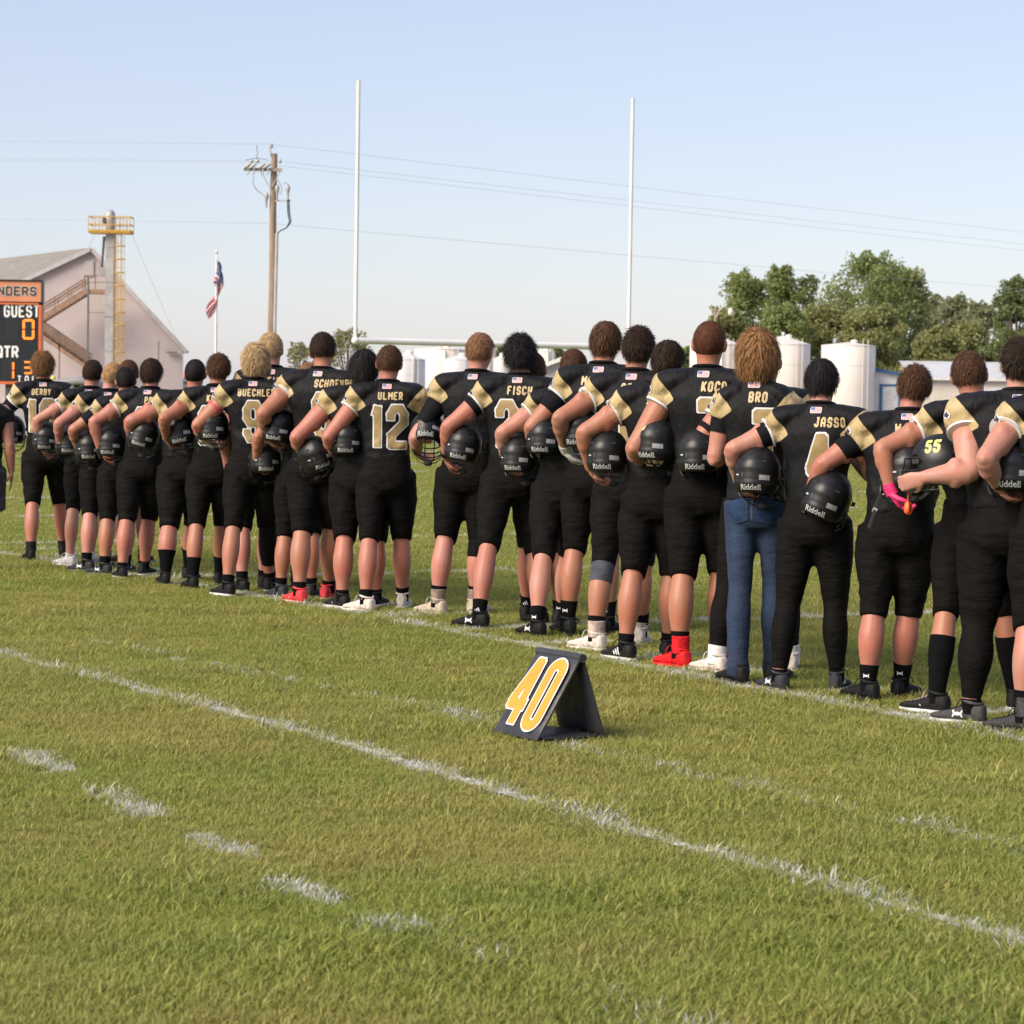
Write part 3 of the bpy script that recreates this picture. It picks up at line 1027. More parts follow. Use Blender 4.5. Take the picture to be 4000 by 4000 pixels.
    if S['glove'] is not None:
        g = hand_geo(Wr, hdir, pn, -1, 1.0, 1.10)
        g.tube([Wr - unit(Wr - E) * .035, Wr - unit(Wr - E) * .01, Wr + hdir * .02], A([.034, .033, .034]), 14)
        mobj('glove', g.verts() * k, g.f, S['glove'], root)
    # ---------------- socks and shoes
    for path, rr, ank, s in legs:
        stp = S['sock']
        zs = path[:, 2]
        order = np.argsort(zs)
        def at(z):
            return A([np.interp(z, zs[order], path[order, i]) for i in range(3)]), np.interp(z, zs[order], rr[order])
        if S['pants'] != 'jeans':
            pts, rs = [], []
            for z in np.linspace(.05, stp, 7):
                c, r_ = at(z); pts.append(c); rs.append(r_ + (.0115 if S['sock_col'] == 'white' and S['pants'] == 'tights' else .0045))
            v, f = tube(pts, rs, 16)
            sock = mobj('sock', v * k, f, M_SOCKW if S['sock_col'] == 'white' else M_SOCK, root)
            if S.get('sock_logo') and stp > .12:
                bv = BVHTree.FromPolygons([tuple(q) for q in v * k], f)
                fn, size, hh = LOGOS[S['sock_logo']]
                size *= .62
                c, r_ = at(stp - .045)
                decal('logo', lambda u, vv: fn(u / size, vv / size) * size, (-.005, size + .005, -.005, size * hh + .005), .003,
                      (c + A([-size / 2 - .008, -.3, -.02])) * k, A([1, 0, 0]) * k, A([0, 0, 1]) * k, (0, 1, 0), bv, .002, M_NAVY if S['sock_col'] == 'white' else M_WHITE, sock)
        toe = S['toeL'] if s < 0 else -S['toeR']
        up, so = S['shoe']
        shoe = obj('shoe', shoe_mesh('shoe', up), root, A([ank[0], ank[1], .004]) * k)
        shoe.rotation_euler = (0, 0, R(toe)); shoe.scale = (k, k, k)
        obj('sole', shoe_mesh('sole', so), shoe)
        obj('lace', shoe_mesh('lace', S['lace']), shoe)
        if S['shoe_style'] == 'rib':
            obj('ankle_rib', shoe_mesh('ankle_rib', S.get('rib', up)), shoe)
        if S['logo']:
            shoe_logo(S['logo'], sum(up) > 1, shoe, 'left' if s < 0 else 'right')
        if S['heel_logo']:
            shoe_logo(S['heel_logo'], sum(up) > 1, shoe, 'heel')
    p.loc, p.base, p.rz, p.warp, p.w, p.seed = loc, base, rz, warp, w, seed
    p.bl = bl
    PEOPLE.append(p)
    return p

def bake_all():
    dg = bpy.context.evaluated_depsgraph_get()
    dg.update()
    for o in BAKES:
        me = bpy.data.meshes.new_from_object(o.evaluated_get(dg))
        me.name = o.name.split('.')[0]
        o.modifiers.clear()
        old = o.data
        o.data = me
        bpy.data.meshes.remove(old)
        me.polygons.foreach_set('use_smooth', [True] * len(me.polygons))
    BAKES.clear()

def get_v(me):
    v = np.empty(len(me.vertices) * 3, np.float32); me.vertices.foreach_get('co', v)
    n = np.empty(len(me.vertices) * 3, np.float32); me.vertices.foreach_get('normal', n)
    return v.reshape(-1, 3).astype(float), n.reshape(-1, 3).astype(float)

def spiky(u, v):             # small crest: a winged star
    d = np.full(np.shape(u), 9.0)
    for a, b, w in (((.0, .45), (1, .55), .10), ((.30, .1), (.62, .95), .12), ((.3, .75), (.8, .2), .09), ((.35, .5), (.7, .5), .2)):
        d = np.minimum(d, seg_sdf(u, v, a, b, w, .0))
    return d

def finish(p):
    S, k = p.S, p.k
    # clothes: folds
    me = p.pants.data
    v, n = get_v(me)
    c = v / k
    amp = .007 * smoothstep(S['hem'] + .02, S['hem'] + .10, c[:, 2]) * smoothstep(.80, .55, c[:, 2]) * smoothstep(.40, .5, c[:, 2]) + .008 * smoothstep(.72, .80, c[:, 2]) * smoothstep(.92, .84, c[:, 2]) + .003 * smoothstep(S['hem'] + .02, S['hem'] + .10, c[:, 2])
    if S['pants'] == 'jeans':
        amp = .004 + .006 * smoothstep(.3, .1, c[:, 2])
    v = v + n * (wrinkle(c, p.seed, 1.0, (14, 12, 22)) * amp * (.6 if S['pants'] == 'tights' else 1.0))[:, None] * k
    me.vertices.foreach_set('co', v.astype(np.float32).ravel()); me.update()
    me = p.jersey.data
    v, n = get_v(me)
    c = v / k
    amp = .010 * smoothstep(1.30, 1.12, c[:, 2]) + .009 * smoothstep(.13, .19, np.abs(c[:, 0])) + .002
    v = v + n * (wrinkle(c, p.seed + 5, 1.0, (16, 14, 18)) * amp)[:, None] * k
    me.vertices.foreach_set('co', v.astype(np.float32).ravel()); me.update()
    gold = np.full(len(v), -.05)
    if S['jersey']:
        for end, a, s in p.sl:
            shp = p.sh[0 if s < 0 else 1]
            lat = s * (c[:, 0] - shp[0]); zz = c[:, 2] - shp[2]
            # kite: slanting edge from the top of the shoulder in to a point at the back of the armhole
            e1 = lat - (.022 + .78 * (zz - .055)) 
            e1 = e1 - .10 * np.clip(zz - .0, 0, .08)
            rel = c - end
            along = rel @ a
            # lower edge: from the point out to the sleeve hem
            e2 = zz + .050 + .62 * (lat + .045)
            g = np.minimum(e1, np.where(lat < .045, e2, .02))
            gold = np.maximum(gold, np.where(lat > -.09, g, -.05))
    for nm, arr in (('gold', gold),):
        at = me.attributes.new(nm, 'FLOAT', 'POINT')
        at.data.foreach_set('value', arr.astype(np.float32))
    if S['pants'] == 'jeans':
        pm = p.pants.data
        pv, _ = get_v(pm)
        pb = BVHTree.FromPolygons([tuple(q) for q in pv], [tuple(q.vertices) for q in pm.polygons])
        xs = p.warp(A([0, 0, .9]))[0]
        for s_ in (-1, 1):
            sd = lambda u, q: np.maximum(np.maximum(np.abs(u) - .058, q - .07), -q - .06 - .02 * (1 - np.abs(u) / .058))
            o_ = decal('back_pocket', lambda u, q: sd(u / k, q / k) * k, (-.07 * k, .07 * k, -.09 * k, .08 * k), .006, A([xs + s_ * .078, -.6, .895]) * k, (1, 0, 0), (0, 0, 1), (0, 1, 0), pb, .005, M_DENIM2, p.pants)
            decal('pocket_stitch', lambda u, q: np.abs(sd(u / k, q / k) + .006) * k - .0016, (-.07 * k, .07 * k, -.09 * k, .08 * k), .004, A([xs + s_ * .078, -.6, .895]) * k, (1, 0, 0), (0, 0, 1), (0, 1, 0), pb, .0062, M_STITCH, p.pants)
        decal('centre_seam', lambda u, q: np.maximum(np.abs(u) - .003, np.abs(q) - .09), (-.012, .012, -.1, .1), .004, A([xs, -.6, .93]) * k, (1, 0, 0), (0, 0, 1), (0, 1, 0), pb, .004, M_STITCH, p.pants)
    if not S['jersey']:
        return
    bv = BVHTree.FromPolygons([tuple(q) for q in v], [tuple(q.vertices) for q in me.polygons])
    back = -.6
    def lx(px, z):           # photo column -> local x on the back
        return p.loc(atY(px, 1500, p.base[1] - .13 * k))[0] * k
    x_sp = p.warp(A([0, 0, 1.5]))[0] * k
    up = A([0, 0, 1.0]); rt = A([1.0, 0, 0]); fw = A([0, 1.0, 0])
    # flag patch
    fw_, fh = .062 * k, .033 * k
    fsd = lambda u, q: np.maximum(np.abs(u) - fw_ / 2, np.abs(q) - fh / 2)
    o = decal('flag_patch', fsd, (-fw_ * .6, fw_ * .6, -fh * .65, fh * .65), .006 * k, (x_sp, back, 1.522 * k), rt, up, fw, bv, .004, M_FLAG, p.jersey)
    if o:
        vv, _ = get_v(o.data)
        at = o.data.attributes.new('uvw', 'FLOAT_VECTOR', 'POINT')
        uv = np.stack([(vv[:, 0] - x_sp) / fw_ + .5, (vv[:, 2] - 1.522 * k) / fh + .5, 0 * vv[:, 0]], 1)
        at.data.foreach_set('vector', uv.astype(np.float32).ravel())
    if S['name']:
        txt, px = S['name']
        f, tot = text_sdf(txt, .056 * k, .0275 * k, .0068 * k, .0052 * k)
        x0 = lx(px, 1.46) if px is not None else x_sp - tot / 2
        decal('name_print', f, (-.003, tot + .003, -.003, .059 * k), .0042 * k, (x0, back, 1.430 * k), rt, up, fw, bv, .004, M_NAME, p.jersey)
    if S['num']:
        txt, px = S['num']
        h, wd = .295 * k, .135 * k
        f, tot = text_sdf(txt, h, wd, .026 * k, .0235 * k)
        x0 = (lx(px, 1.25) if px is not None else x_sp) - tot / 2
        O = (x0, back, 1.103 * k)
        bx = (-.02, tot + .02, -.02, h + .02)
        decal('number_outline', lambda u, q: f(u, q) - .0085 * k, bx, .0085 * k, O, rt, up, fw, bv, .0035, M_WHITE, p.jersey)
        decal('number_print', f, bx, .0085 * k, O, rt, up, fw, bv, .0062, M_GOLD, p.jersey)
    # crest on the left sleeve cap
    sz = .038 * k
    sp = p.sh[0] * k
    for nm, gr, m_, of in (('crest_outline', .12, M_WHITE, .004), ('crest', .0, M_NAVY, .0058)):
        decal(nm, lambda u, q: (spiky(u / sz, q / sz) - gr) * sz, (-.2 * sz, 1.2 * sz, -.2 * sz, 1.2 * sz), .005 * k,
              sp + A([-.28 * k, -.18 * k - sz * .5, -.012 * k]), A([.45, -.89, 0]) * -1, up, A([.89, .45, 0]), bv, of, m_, p.jersey)
BLK = ((.012, .012, .013), (.02, .02, .02)); WHT = ((.62, .58, .56), (.62, .60, .58)); GRY = ((.035, .037, .042), (.10, .10, .11))
BEIGE = ((.46, .38, .31), (.55, .50, .44)); BW = ((.014, .014, .015), (.62, .61, .60)); RED = ((.62, .015, .02), (.60, .02, .025)); PNK = ((.62, .05, .06), (.66, .36, .36))
CREAM = ((.62, .55, .50), (.60, .55, .50))
W_ = (.5, .5, .5)

# coach at the edge
person((-125, 2232), (-40, 2226), (-60, 1452), 'person in dark polo, charcoal shorts and a headset beside the scoreboard', w=1.1, yaw=-4, skin='light', hair=('short', 'grey'),
       arm='down', pants='shorts', helmet=None, jersey=False, pads=.15, sock=.10, shoe=BLK, extra=())
# the rank behind
person((478, 2202), (560, 2197), (503, 1405), 'brown-haired player half hidden behind shorter black-haired player, by the grey gable building', hair=('short', 'brown'), skin='light', yaw=-3, w=1.0, shoe=BLK, arm='down', helmet=None)
person((944, 2314), (1030, 2302), (1012, 1378), 'player almost hidden behind the curly blond number 9', hair=('short', 'sandy'), skin='pink', yaw=0, shoe=BLK, arm='down', helmet=None)
person((1088, 2300), (1160, 2292), (1060, 1298), 'tall player with short blond hair standing before the wooden utility pole', hair=('fade', 'blond'), skin='light', yaw=2, name=('FISCH', 1045), shoe=BLK, arm='down', helmet=None)
person((1095, 2336), (1215, 2334), (1198, 1415), 'short sandy-haired player hidden behind tall dark-haired number 8', hair=('short', 'sandy'), skin='tan', yaw=2, elbow=(996, 1711), hand=(989, 1830), helmet=(1038, 1788, 10, 0), shoe=GRY, sock_logo='swoosh', trim=False, hlabel='black helmet hanging low between the curly blond and tall dark-haired players')
person((2108, 2442), (2185, 2432), (2092, 1372), 'player whose ear shows beside black curly hair of number 2', hair=('short', 'brown'), skin='tan', yaw=6, shoe=BLK, arm='down', helmet=None, trim=False)
# the rank on the sideline, away from the camera first
person((120, 2190), (248, 2178), (169, 1377), 'player number 10 with bushy auburn hair and black forearm cover, back to camera', hair=('fluffy', 'auburn'), skin='red', yaw=-9, w=.98,
       elbow=(-22, 1640), hand=(8, 1722), helmet=(46, 1680, 0, 0), name=('DERBY', 124), num=('10', 163), sleeve=.72, shoe=BLK, shoe_style='rib', toeL=15, sock_logo='swoosh', hlabel='black helmet under the arm of number 10, by the scoreboard')
person((272, 2212), (352, 2204), (357, 1405), 'dark-haired slim player in white socks and white shoes', hair=('short', 'dark'), skin='light', yaw=-2, w=.9, elbow=(133, 1647), hand=(155, 1772), helmet=(184, 1709, 0, 0),
       sock=.10, sock_col='white', shoe=WHT, lace=W_, toeL=50, hlabel='black helmet held by slim player in white shoes')
person((337, 2234), (412, 2222), (428, 1414), 'player with cropped pale blond hair and dark glove', hair=('short', 'strawberry'), skin='pink', yaw=-2, w=1.0, elbow=(217, 1659), hand=(226, 1765), helmet=(272, 1722, 0, 0), glove=M_GLB,
       sock=.16, shoe=GRY, logo='arcs', toeL=55, trim=False, hlabel='black helmet held in the dark glove of the pale blond player')
person((407, 2247), (492, 2236), (494, 1433), 'short player with cropped black hair and black arm sleeve beside pale blond head', hair=('short', 'black'), skin='tan', yaw=-2, w=1.02, elbow=(273, 1684), hand=(303, 1777), helmet=(352, 1745, 0, 0),
       sleeve=.62, sock=.16, shoe=GRY, logo='arcs', toeL=50, trim=False, extra=(('forearm_band', .92, M_UNDER),), hlabel='black helmet mostly hidden behind arm with black sleeve, by pale blond player')
person((476, 2262), (562, 2249), (593, 1399), 'player with wet dark brown hair, helmet label facing out, by pale building', hair=('wet', 'dark'), skin='red', yaw=2, w=1.05, elbow=(354, 1653), hand=(391, 1790), helmet=(435, 1727, 0, 0), name=('PAV', 567), num=('3', 560),
       sleeve=.0, sock=.13, shoe=BW, toeL=30, hlabel='black helmet with grey sticker under arm of player with wet dark brown hair')
person((645, 2284), (735, 2268), (764, 1402), 'heavy player with cropped black hair and tall black socks', hair=('buzz', 'black'), skin='red', yaw=4, w=1.28, belly=.03, elbow=(497, 1650), hand=(500, 1722), helmet=(565, 1694, 0, -16),
       hem=.44, sock=.27, shoe=BLK, toeL=25, trim=False, hlabel='tipped black helmet under thick arm of the heavy black-haired player')
person((752, 2302), (858, 2288), (851, 1382), 'player with wavy brown hair beside heavy black-haired player', hair=('messy', 'brown'), skin='tan', yaw=4, w=.98, elbow=(627, 1640), hand=(642, 1734), helmet=(704, 1680, 0, 12), name=('KL', 808), num=('2', 812),
       sock=.24, shoe=BLK, toeL=28, trim=False, hlabel='black helmet held by wavy-haired player beside the heavy player')
person((888, 2330), (1052, 2312), (996, 1348), 'player number 9 with long curly blond hair, red band and pale glove', hair=('curly', 'blond'), skin='tan', yaw=1, w=.97, elbow=(757, 1664), hand=(796, 1732), helmet=(830, 1660, 0, 0), name=('BUECHLER', 929), num=('9', 990),
       sock=.15, shoe=BW, glove=M_GLW, extra=(('armband', .42, M_REDB), ('forearm_band', .08, M_REDB), ('leg_sleeve', 'R', M_TIGHT)), trim=False, hlabel='black helmet held above pale glove of number 9')
person((1168, 2358), (1283, 2344), (1265, 1297), 'tall broad player number 8 with cropped dark hair and red-pink shoes', hair=('fade', 'dark'), skin='tan', yaw=10, w=1.12, elbow=(1012, 1622), hand=(1040, 1730), helmet=(1094, 1666, 0, -6), name=('SCHOENFISH', 1232), num=('8', 1268),
       sock=.14, shoe=PNK, logo='swoosh', toeL=45, extra=(('forearm_band', .3, M_UNDER),), trim=True, sock_logo=None, hlabel='black helmet under the elbow of tall number 8')
person((1335, 2378), (1467, 2371), (1423, 1365), 'heavy-calved player with shaggy black hair behind number 12', hair=('shag', 'black'), skin='red', yaw=8, w=1.2, belly=.02, elbow=(1137, 1718), hand=(1171, 1786), helmet=(1228, 1775, 25, 20),
       sock=.13, shoe=BW, logo='swoosh', toeL=42, trim=False, hlabel='tilted black helmet held by shaggy black-haired player behind number 12')
person((1427, 2391), (1572, 2376), (1518, 1349), 'player number 12 with short brown hair and off-white shoes', hair=('fade', 'brown'), skin='red', yaw=3, w=1.0, elbow=(1267, 1711), hand=(1299, 1792), helmet=(1356, 1713, 0, 0), name=('ULMER', 1477), num=('12', 1522),
       sock=.15, shoe=CREAM, lace=W_, toeL=48, toeR=5, sock_logo='swoosh', hlabel='black helmet held at the hip of number 12')
person((1706, 2403), (1856, 2403), (1874, 1301), 'tall player with short sandy hair and beige high-top shoes', hair=('fade', 'sandy'), skin='pink', yaw=14, w=1.05, elbow=(1593, 1735), hand=(1622, 1782), helmet=(1671, 1685, 10, 0), hpitch=-30,
       sleeve=.72, sock=.19, shoe=BEIGE, lace=(.5, .45, .4), shoe_style='rib', rib=(.22, .17, .14), toeL=58, sock_logo='stripes', trim=False, extra=(('knee_sleeve', 'R', M_TIGHT),), hlabel='black helmet with facemask hanging below it, held by sandy-haired player')
person((1868, 2455), (2060, 2424), (2039, 1310), 'player number 2 with thick black curly hair', hair=('curly', 'black'), skin='red', yaw=12, w=1.02, elbow=(1733, 1673), hand=(1728, 1822), helmet=(1812, 1735, 0, -10), name=('FISCH', 1983), num=('2', 1982),
       sleeve=.45, sock=.17, shoe=BLK, logo='arcs', toeL=60, sock_logo='stripes', extra=(('forearm_band', .85, M_UNDER),), hlabel='black helmet tilted outward under the arm of number 2')
person((2096, 2488), (2190, 2448), (2253, 1363), 'shorter player with cropped brown hair and hairy calf behind the yard marker', hair=('short', 'brown'), skin='light', yaw=16, w=1.05, elbow=(1946, 1697), hand=(1968, 1832), helmet=(2030, 1778, 0, 0),
       sock=.18, shoe=BLK, toeL=55, logo='arcs', sock_logo='arcs', hlabel='black helmet held beside the back of number 2, by bare pale forearm')
person((2215, 2482), (2372, 2480), (2365, 1254), 'tall player with wet brown hair and white glove, left of goal upright', hair=('wet', 'brown'), skin='tan', yaw=16, w=.98, elbow=(2059, 1673), hand=(2092, 1790), helmet=(2132, 1706, 0, 0), name=('M', 2268), num=('0', 2350),
       sleeve=.6, glove=M_GLW, sock=.20, shoe=BLK, sock_logo='arcs', toeL=40, hlabel='black helmet behind white glove of tall wet-haired player')
person((2322, 2543), (2500, 2522), (2493, 1277), 'tall player with wavy dark hair, grey knee sleeve and cream ribbed shoes', hair=('messy', 'dark'), skin='tan', yaw=18, w=.98, elbow=(2167, 1640), hand=(2200, 1785), helmet=(2270, 1675, 0, 0), name=('GO', 2427), num=('1', 2440),
       glove=M_GLW, sock=.19, shoe=CREAM, shoe_style='rib', rib=(.42, .33, .29), lace=W_, toeL=58, toeR=-5, sock_logo='swoosh', extra=(('knee_sleeve', 'L', M_GREY),), hlabel='black helmet above the white glove of player with grey knee sleeve')
person((2442, 2580), (2612, 2570), (2605, 1328), 'player with short wet dark hair and black shoe with white stripes', hair=('wet', 'dark'), skin='tan', yaw=18, w=1.06, elbow=(2262, 1697), hand=(2299, 1868), helmet=(2375, 1768, 0, 0), name=('ST', 2529), num=('0', 2560),
       sock=.15, shoe=BW, logo='stripes', toeL=52, hlabel='black helmet with grey sticker held in bare hand by the short wet-haired player')
person((2652, 2610), (2806, 2598), (2771, 1252), 'tall player number 7 with shaved russet hair and bright red shoe', hair=('buzz', 'russet'), skin='tan', yaw=18, w=1.06, elbow=(2457, 1755), hand=(2489, 1818), helmet=(2577, 1722, -20, 0), hnum=('5', 'B'), name=('KOCO', 2742), num=('7', 2786),
       sock=.19, shoe=RED, shoe_style='rib', rib=(.55, .012, .018), lace=(.5, .02, .02), toeL=50, hlabel='black helmet with yellow number under arm of shaved-headed number 7')
person((2795, 2630), (3090, 2624), (2995, 1328), 'player with white socks and armbands mostly hidden by long-haired person in jeans', hair=('short', 'brown'), skin='red', yaw=16, w=1.05, elbow=(2682, 1760), hand=(2660, 1838), helmet=(2732, 1766, 0, 0), name=('AN', 3050),
       pants='tights', glove=M_GLW, sock=.15, sock_col='white', shoe=CREAM, lace=W_, toeL=50, toeR=-8, extra=(('armband', .55, M_UNDER), ('forearm_band', .8, M_UNDER)), sock_logo='swoosh', hlabel='black helmet held by player with armbands, beside blue jeans')
person((2882, 2672), (3020, 2662), (2962, 1288), 'person in jersey and blue jeans with long wavy light brown hair', hair=('long', 'light'), skin='light', yaw=18, w=.86, arm='down', helmet=None, name=('BRO', 2921), num=('7', 3000),
       pants='jeans', pads=.25, sleeve=.55, shoe=BLK, trim=False, jhem=.93, fwd=True, toeL=40)
person((3040, 2700), (3268, 2698), (3214, 1400), 'player number 4 with shaggy black hair in full-length black tights', hair=('wet', 'black'), skin='light', yaw=20, w=1.02, edy=-.14, elbow=(2842, 1762), hand=(2880, 1920), helmet=(2960, 1842, 0, 0), name=('JASSO', 3187), num=('4', 3210),
       pants='tights', sock=.12, shoe=GRY, logo='arcs', toeL=45, toeR=0, sleeve=.5, hlabel='black helmet in front of the person in blue jeans')
person((3388, 2736), (3518, 2724), (3564, 1424), 'stocky player with curly-topped brown hair turned to the right, charcoal shoes with tan heels', hair=('messy', 'brown'), skin='red', yaw=12, w=1.14, belly=.02, elbow=(3196, 1820), hand=(3128, 1975), helmet=(3235, 1938, -8, -22), name=('W', 3501), num=('1', 3470),
       hem=.45, sock=.19, shoe=BLK, toeL=48, toeR=20, sleeve=.62, sock_logo='arcs', trim=False, head=(8, -6, 6), hlabel='large dark helmet tipped outward, held by stocky player against number 4')
person((3655, 2788), (3965, 2772), (3801, 1370), 'slim tanned player with short brown hair, pink glove and tall socks', hair=('fade', 'brown'), skin='tan', yaw=14, w=.94, elbow=(3424, 1759), hand=(3459, 1895), helmet=(3540, 1830, 15, 0), dangle=True, hdy=.09, edy=-.12, hfw=-.02, hwt=.5, name=('CA', 3739), num=('0', 3840),
       sock=.38, shoe=BW, logo='swoosh', toeL=62, glove=M_PINK, lace=(.4, .35, .33), hlabel='black helmet with loose chin strap held in the pink glove')
person((3790, 2830), (4030, 2826), (3988, 1321), 'big player with black headband, pale arm reaching out to the side, black tights', hair=('messy', 'dark'), skin='fair', yaw=12, w=1.34, belly=.03, elbow=(3762, 1850), hand=(3545, 1868), helmet=(3668, 1806, 65, 0), hnum=('55', 'L'), guard=True, hdy=.2, edy=-.16, hfw=0, hwt=.4,
       pants='tights', sock=.12, shoe=((.06, .06, .062), (.5, .48, .46)), logo='arcs', toeL=62, extra=(('headband', 0, M_UNDER),), hlabel='black helmet with yellow 55 and orange mouthguard on pale outstretched arm')
person((3995, 2865), (4200, 2860), (4150, 1330), 'player at the row end with bare arm wrapped round helmet marked 11', hair=('short', 'brown'), skin='light', yaw=12, w=1.05, elbow=(3826, 1800), hand=(3900, 1935), helmet=(3955, 1822, -10, 0), hnum=('11', 'B'),
       sock=.2, shoe=((.045, .045, .048), (.02, .02, .02)), shoe_style='rib', toeL=55, hlabel='black helmet with yellow 11 under the arm at the row end')
# ================================================================== helmets
def helmet_mat():
    m, nt, b, N, L = new_mat('helmet matte black')
    nz = ramp(nt, noise(nt, 40, 4), .45, .75)
    L.new(mixc(nt, nz, (.004, .004, .005), (.008, .008, .0095)), b.inputs['Base Color'])
    L.new(mixc(nt, nz, (.42, .42, .42), (.52, .52, .52)), b.inputs['Roughness'])
    b.inputs['Coat Weight'].default_value = .0
    return m
M_HELM = helmet_mat()
M_CAGE = mat('cage black', (.010, .010, .011), .35, .1)
M_TAPE = mat('sticker grey', (.30, .30, .31), .55, .15, 60)
M_LETT = mat('lettering silver', (.52, .52, .53), .45, .12, 40)
M_NUMY = mat('helmet number yellow', (.72, .66, .20), .5, .08)
M_PADS = mat('padding', (.02, .02, .022), .8, .1)
M_MOUTH = mat('mouthguard orange', (.75, .11, .02), .45, .15)
M_BUCK = mat('buckle', (.55, .55, .56), .3, .1, metal=.6)

def shell_forms():
    a, b, c = .119, .143, .136
    nlat, nlon = 30, 64
    lat = np.linspace(0.0, 2.62, nlat); lon = np.linspace(0, 2 * np.pi, nlon, endpoint=False)
    V = []
    for la in lat:
        for lo in lon:
            z = math.cos(la)
            rxy = math.sin(la) if z > 0 else (1 - abs(z) ** 3.2) ** (1 / 3.2)
            x, y = rxy * math.cos(lo), rxy * math.sin(lo)
            p = A([x * a, y * b - .004, z * c])
            g = 1.0
            bk = smoothstep(.1, -.5, y)
            # raised brow-to-back ridge and the step above the lower back panel
            g += .030 * smoothstep(.42, .36, z) * smoothstep(-.02, .05, z) * (1 - .6 * abs(x)) * bk
            g += .035 * smoothstep(-.44, -.49, z) * bk
            g += .018 * smoothstep(.30, .22, abs(x)) * smoothstep(.2, .5, z)
            p[:2] *= g
            V.append(p)
    V = A(V)
    F = []
    def keep(i, j):
        la = (lat[i] + lat[i + 1]) / 2; lo = lon[j] + math.pi / nlon
        p = V[[i * nlon + j, i * nlon + (j + 1) % nlon, (i + 1) * nlon + j]].mean(0)
        az = abs(math.degrees(math.atan2(p[0], p[1])))
        if az < 60 and p[2] < .040 and p[1] > .03: return False
        if az < 78 and p[2] < -.085: return False
        if p[2] < -.112 and az < 115: return False
        return p[2] > -.122
    for i in range(nlat - 1):
        for j in range(nlon):
            if keep(i, j):
                F.append((i * nlon + j, (i + 1) * nlon + j, (i + 1) * nlon + (j + 1) % nlon, i * nlon + (j + 1) % nlon))
    used = sorted({q for f in F for q in f}); re = {q: n for n, q in enumerate(used)}
    V = V[used]; F = [tuple(re[q] for q in f) for f in F]
    me = mesh_data('shell', V, F, [M_HELM, M_PADS])
    bm = bmesh.new(); bm.from_mesh(me)
    bmesh.ops.remove_doubles(bm, verts=bm.verts, dist=.0005)
    bmesh.ops.recalc_face_normals(bm, faces=bm.faces)
    bm.to_mesh(me); bm.free()
    o = obj('shell', me)
    sd = o.modifiers.new('s', 'SOLIDIFY'); sd.thickness = .016; sd.offset = -1; sd.material_offset = 1
    dg = bpy.context.evaluated_depsgraph_get()
    m2 = bpy.data.meshes.new_from_object(o.evaluated_get(dg)); m2.name = 'shell'
    bpy.data.objects.remove(o)
    m2.polygons.foreach_set('use_smooth', [True] * len(m2.polygons))
    return m2
H_SHELL = shell_forms()
H_BVH = BVHTree.FromPolygons([tuple(v.co) for v in H_SHELL.vertices], [tuple(p.vertices) for p in H_SHELL.polygons])
def project(v2, f, O, U, V, Dr, off):
    out, ok = [], []
    for u, v, *_ in v2:
        o = A(O) + A(U) * u + A(V) * v
        h, nrm, _, _ = H_BVH.ray_cast(Vector(o), Vector(Dr))
        ok.append(h is not None); out.append(A(h) - A(Dr) * off if h is not None else o)
    return out, [q for q in f if all(ok[i] for i in q)]
def cage_form():
    mb = MB()
    for z, yf, wd in ((.030, .165, .105), (-.030, .190, .112), (-.066, .196, .112), (-.100, .192, .108), (-.128, .178, .096)):
        mb.tube([(wd * math.sin(t), .035 + (yf - .035) * max(0, math.cos(t)) ** .75, z) for t in np.linspace(-1.5, 1.5, 15)], .0042, 6)
    for x in (-.032, .032):
        mb.tube([(x, .160, .030), (x, .180, -.030), (x, .186, -.066), (x, .183, -.1), (x, .170, -.128)], .0042, 6)
    for s in (-1, 1):
        mb.tube([(s * .108, .035, .03), (s * .114, .04, -.03), (s * .112, .038, -.1), (s * .098, .035, -.128)], .0042, 6)
    return mesh_data('facemask', mb.verts(), mb.f, M_CAGE)
H_CAGE = cage_form()
_v, _f2 = text_mesh('Riddell', .040, .0008)
_o, _g = project(_v, _f2, (0, -.5, -.104), (1, 0, 0), (0, 0, 1), (0, 1, 0), .0022)
H_TEXT = mesh_data('lettering', _o, _g, M_LETT, False)
def quad_patch(name, x0, z0, w, h, m_):
    g = [(x0 + w * i / 4, z0 + h * j / 3) for j in range(4) for i in range(5)]
    fs = [(j * 5 + i, j * 5 + i + 1, (j + 1) * 5 + i + 1, (j + 1) * 5 + i) for j in range(3) for i in range(4)]
    o, q = project(g, fs, (0, -.5, 0), (1, 0, 0), (0, 0, 1), (0, 1, 0), .0012)
    return mesh_data(name, o, q, m_)
H_STICK = quad_patch('sticker', .045, -.052, .046, .026, M_TAPE)
H_TAB1 = quad_patch('small_label', -.084, -.030, .016, .007, M_LETT)
H_TAB2 = quad_patch('warning_label', -.052, -.040, .012, .026, mat('sticker dark', (.035, .035, .038), .5, .3, 300))
VENTS, EARS = [], []
for x in (-.062, .062):
    h, nrm, _, _ = H_BVH.ray_cast(Vector((x, -.5, .045)), Vector((0, 1, 0)))
    VENTS.append(mesh_data('vent', *(lambda m: (m.verts(), m.f))(MB().box(A(h) + A([0, .001, 0]), (.026, .010, .009), rotm('Z', math.copysign(28, x)))), M_PADS, False))
for s in (-1, 1):
    EARS.append(mesh_data('ear_hole', *tube([(s * .104, .018, -.055), (s * .1255, .018, -.055)], .014, 12), M_PADS, False))
    EARS.append(mesh_data('visor_clip', *(lambda m: (m.verts(), m.f))(MB().box((s * .122, .060, .012), (.012, .036, .022))), M_PADS, False))
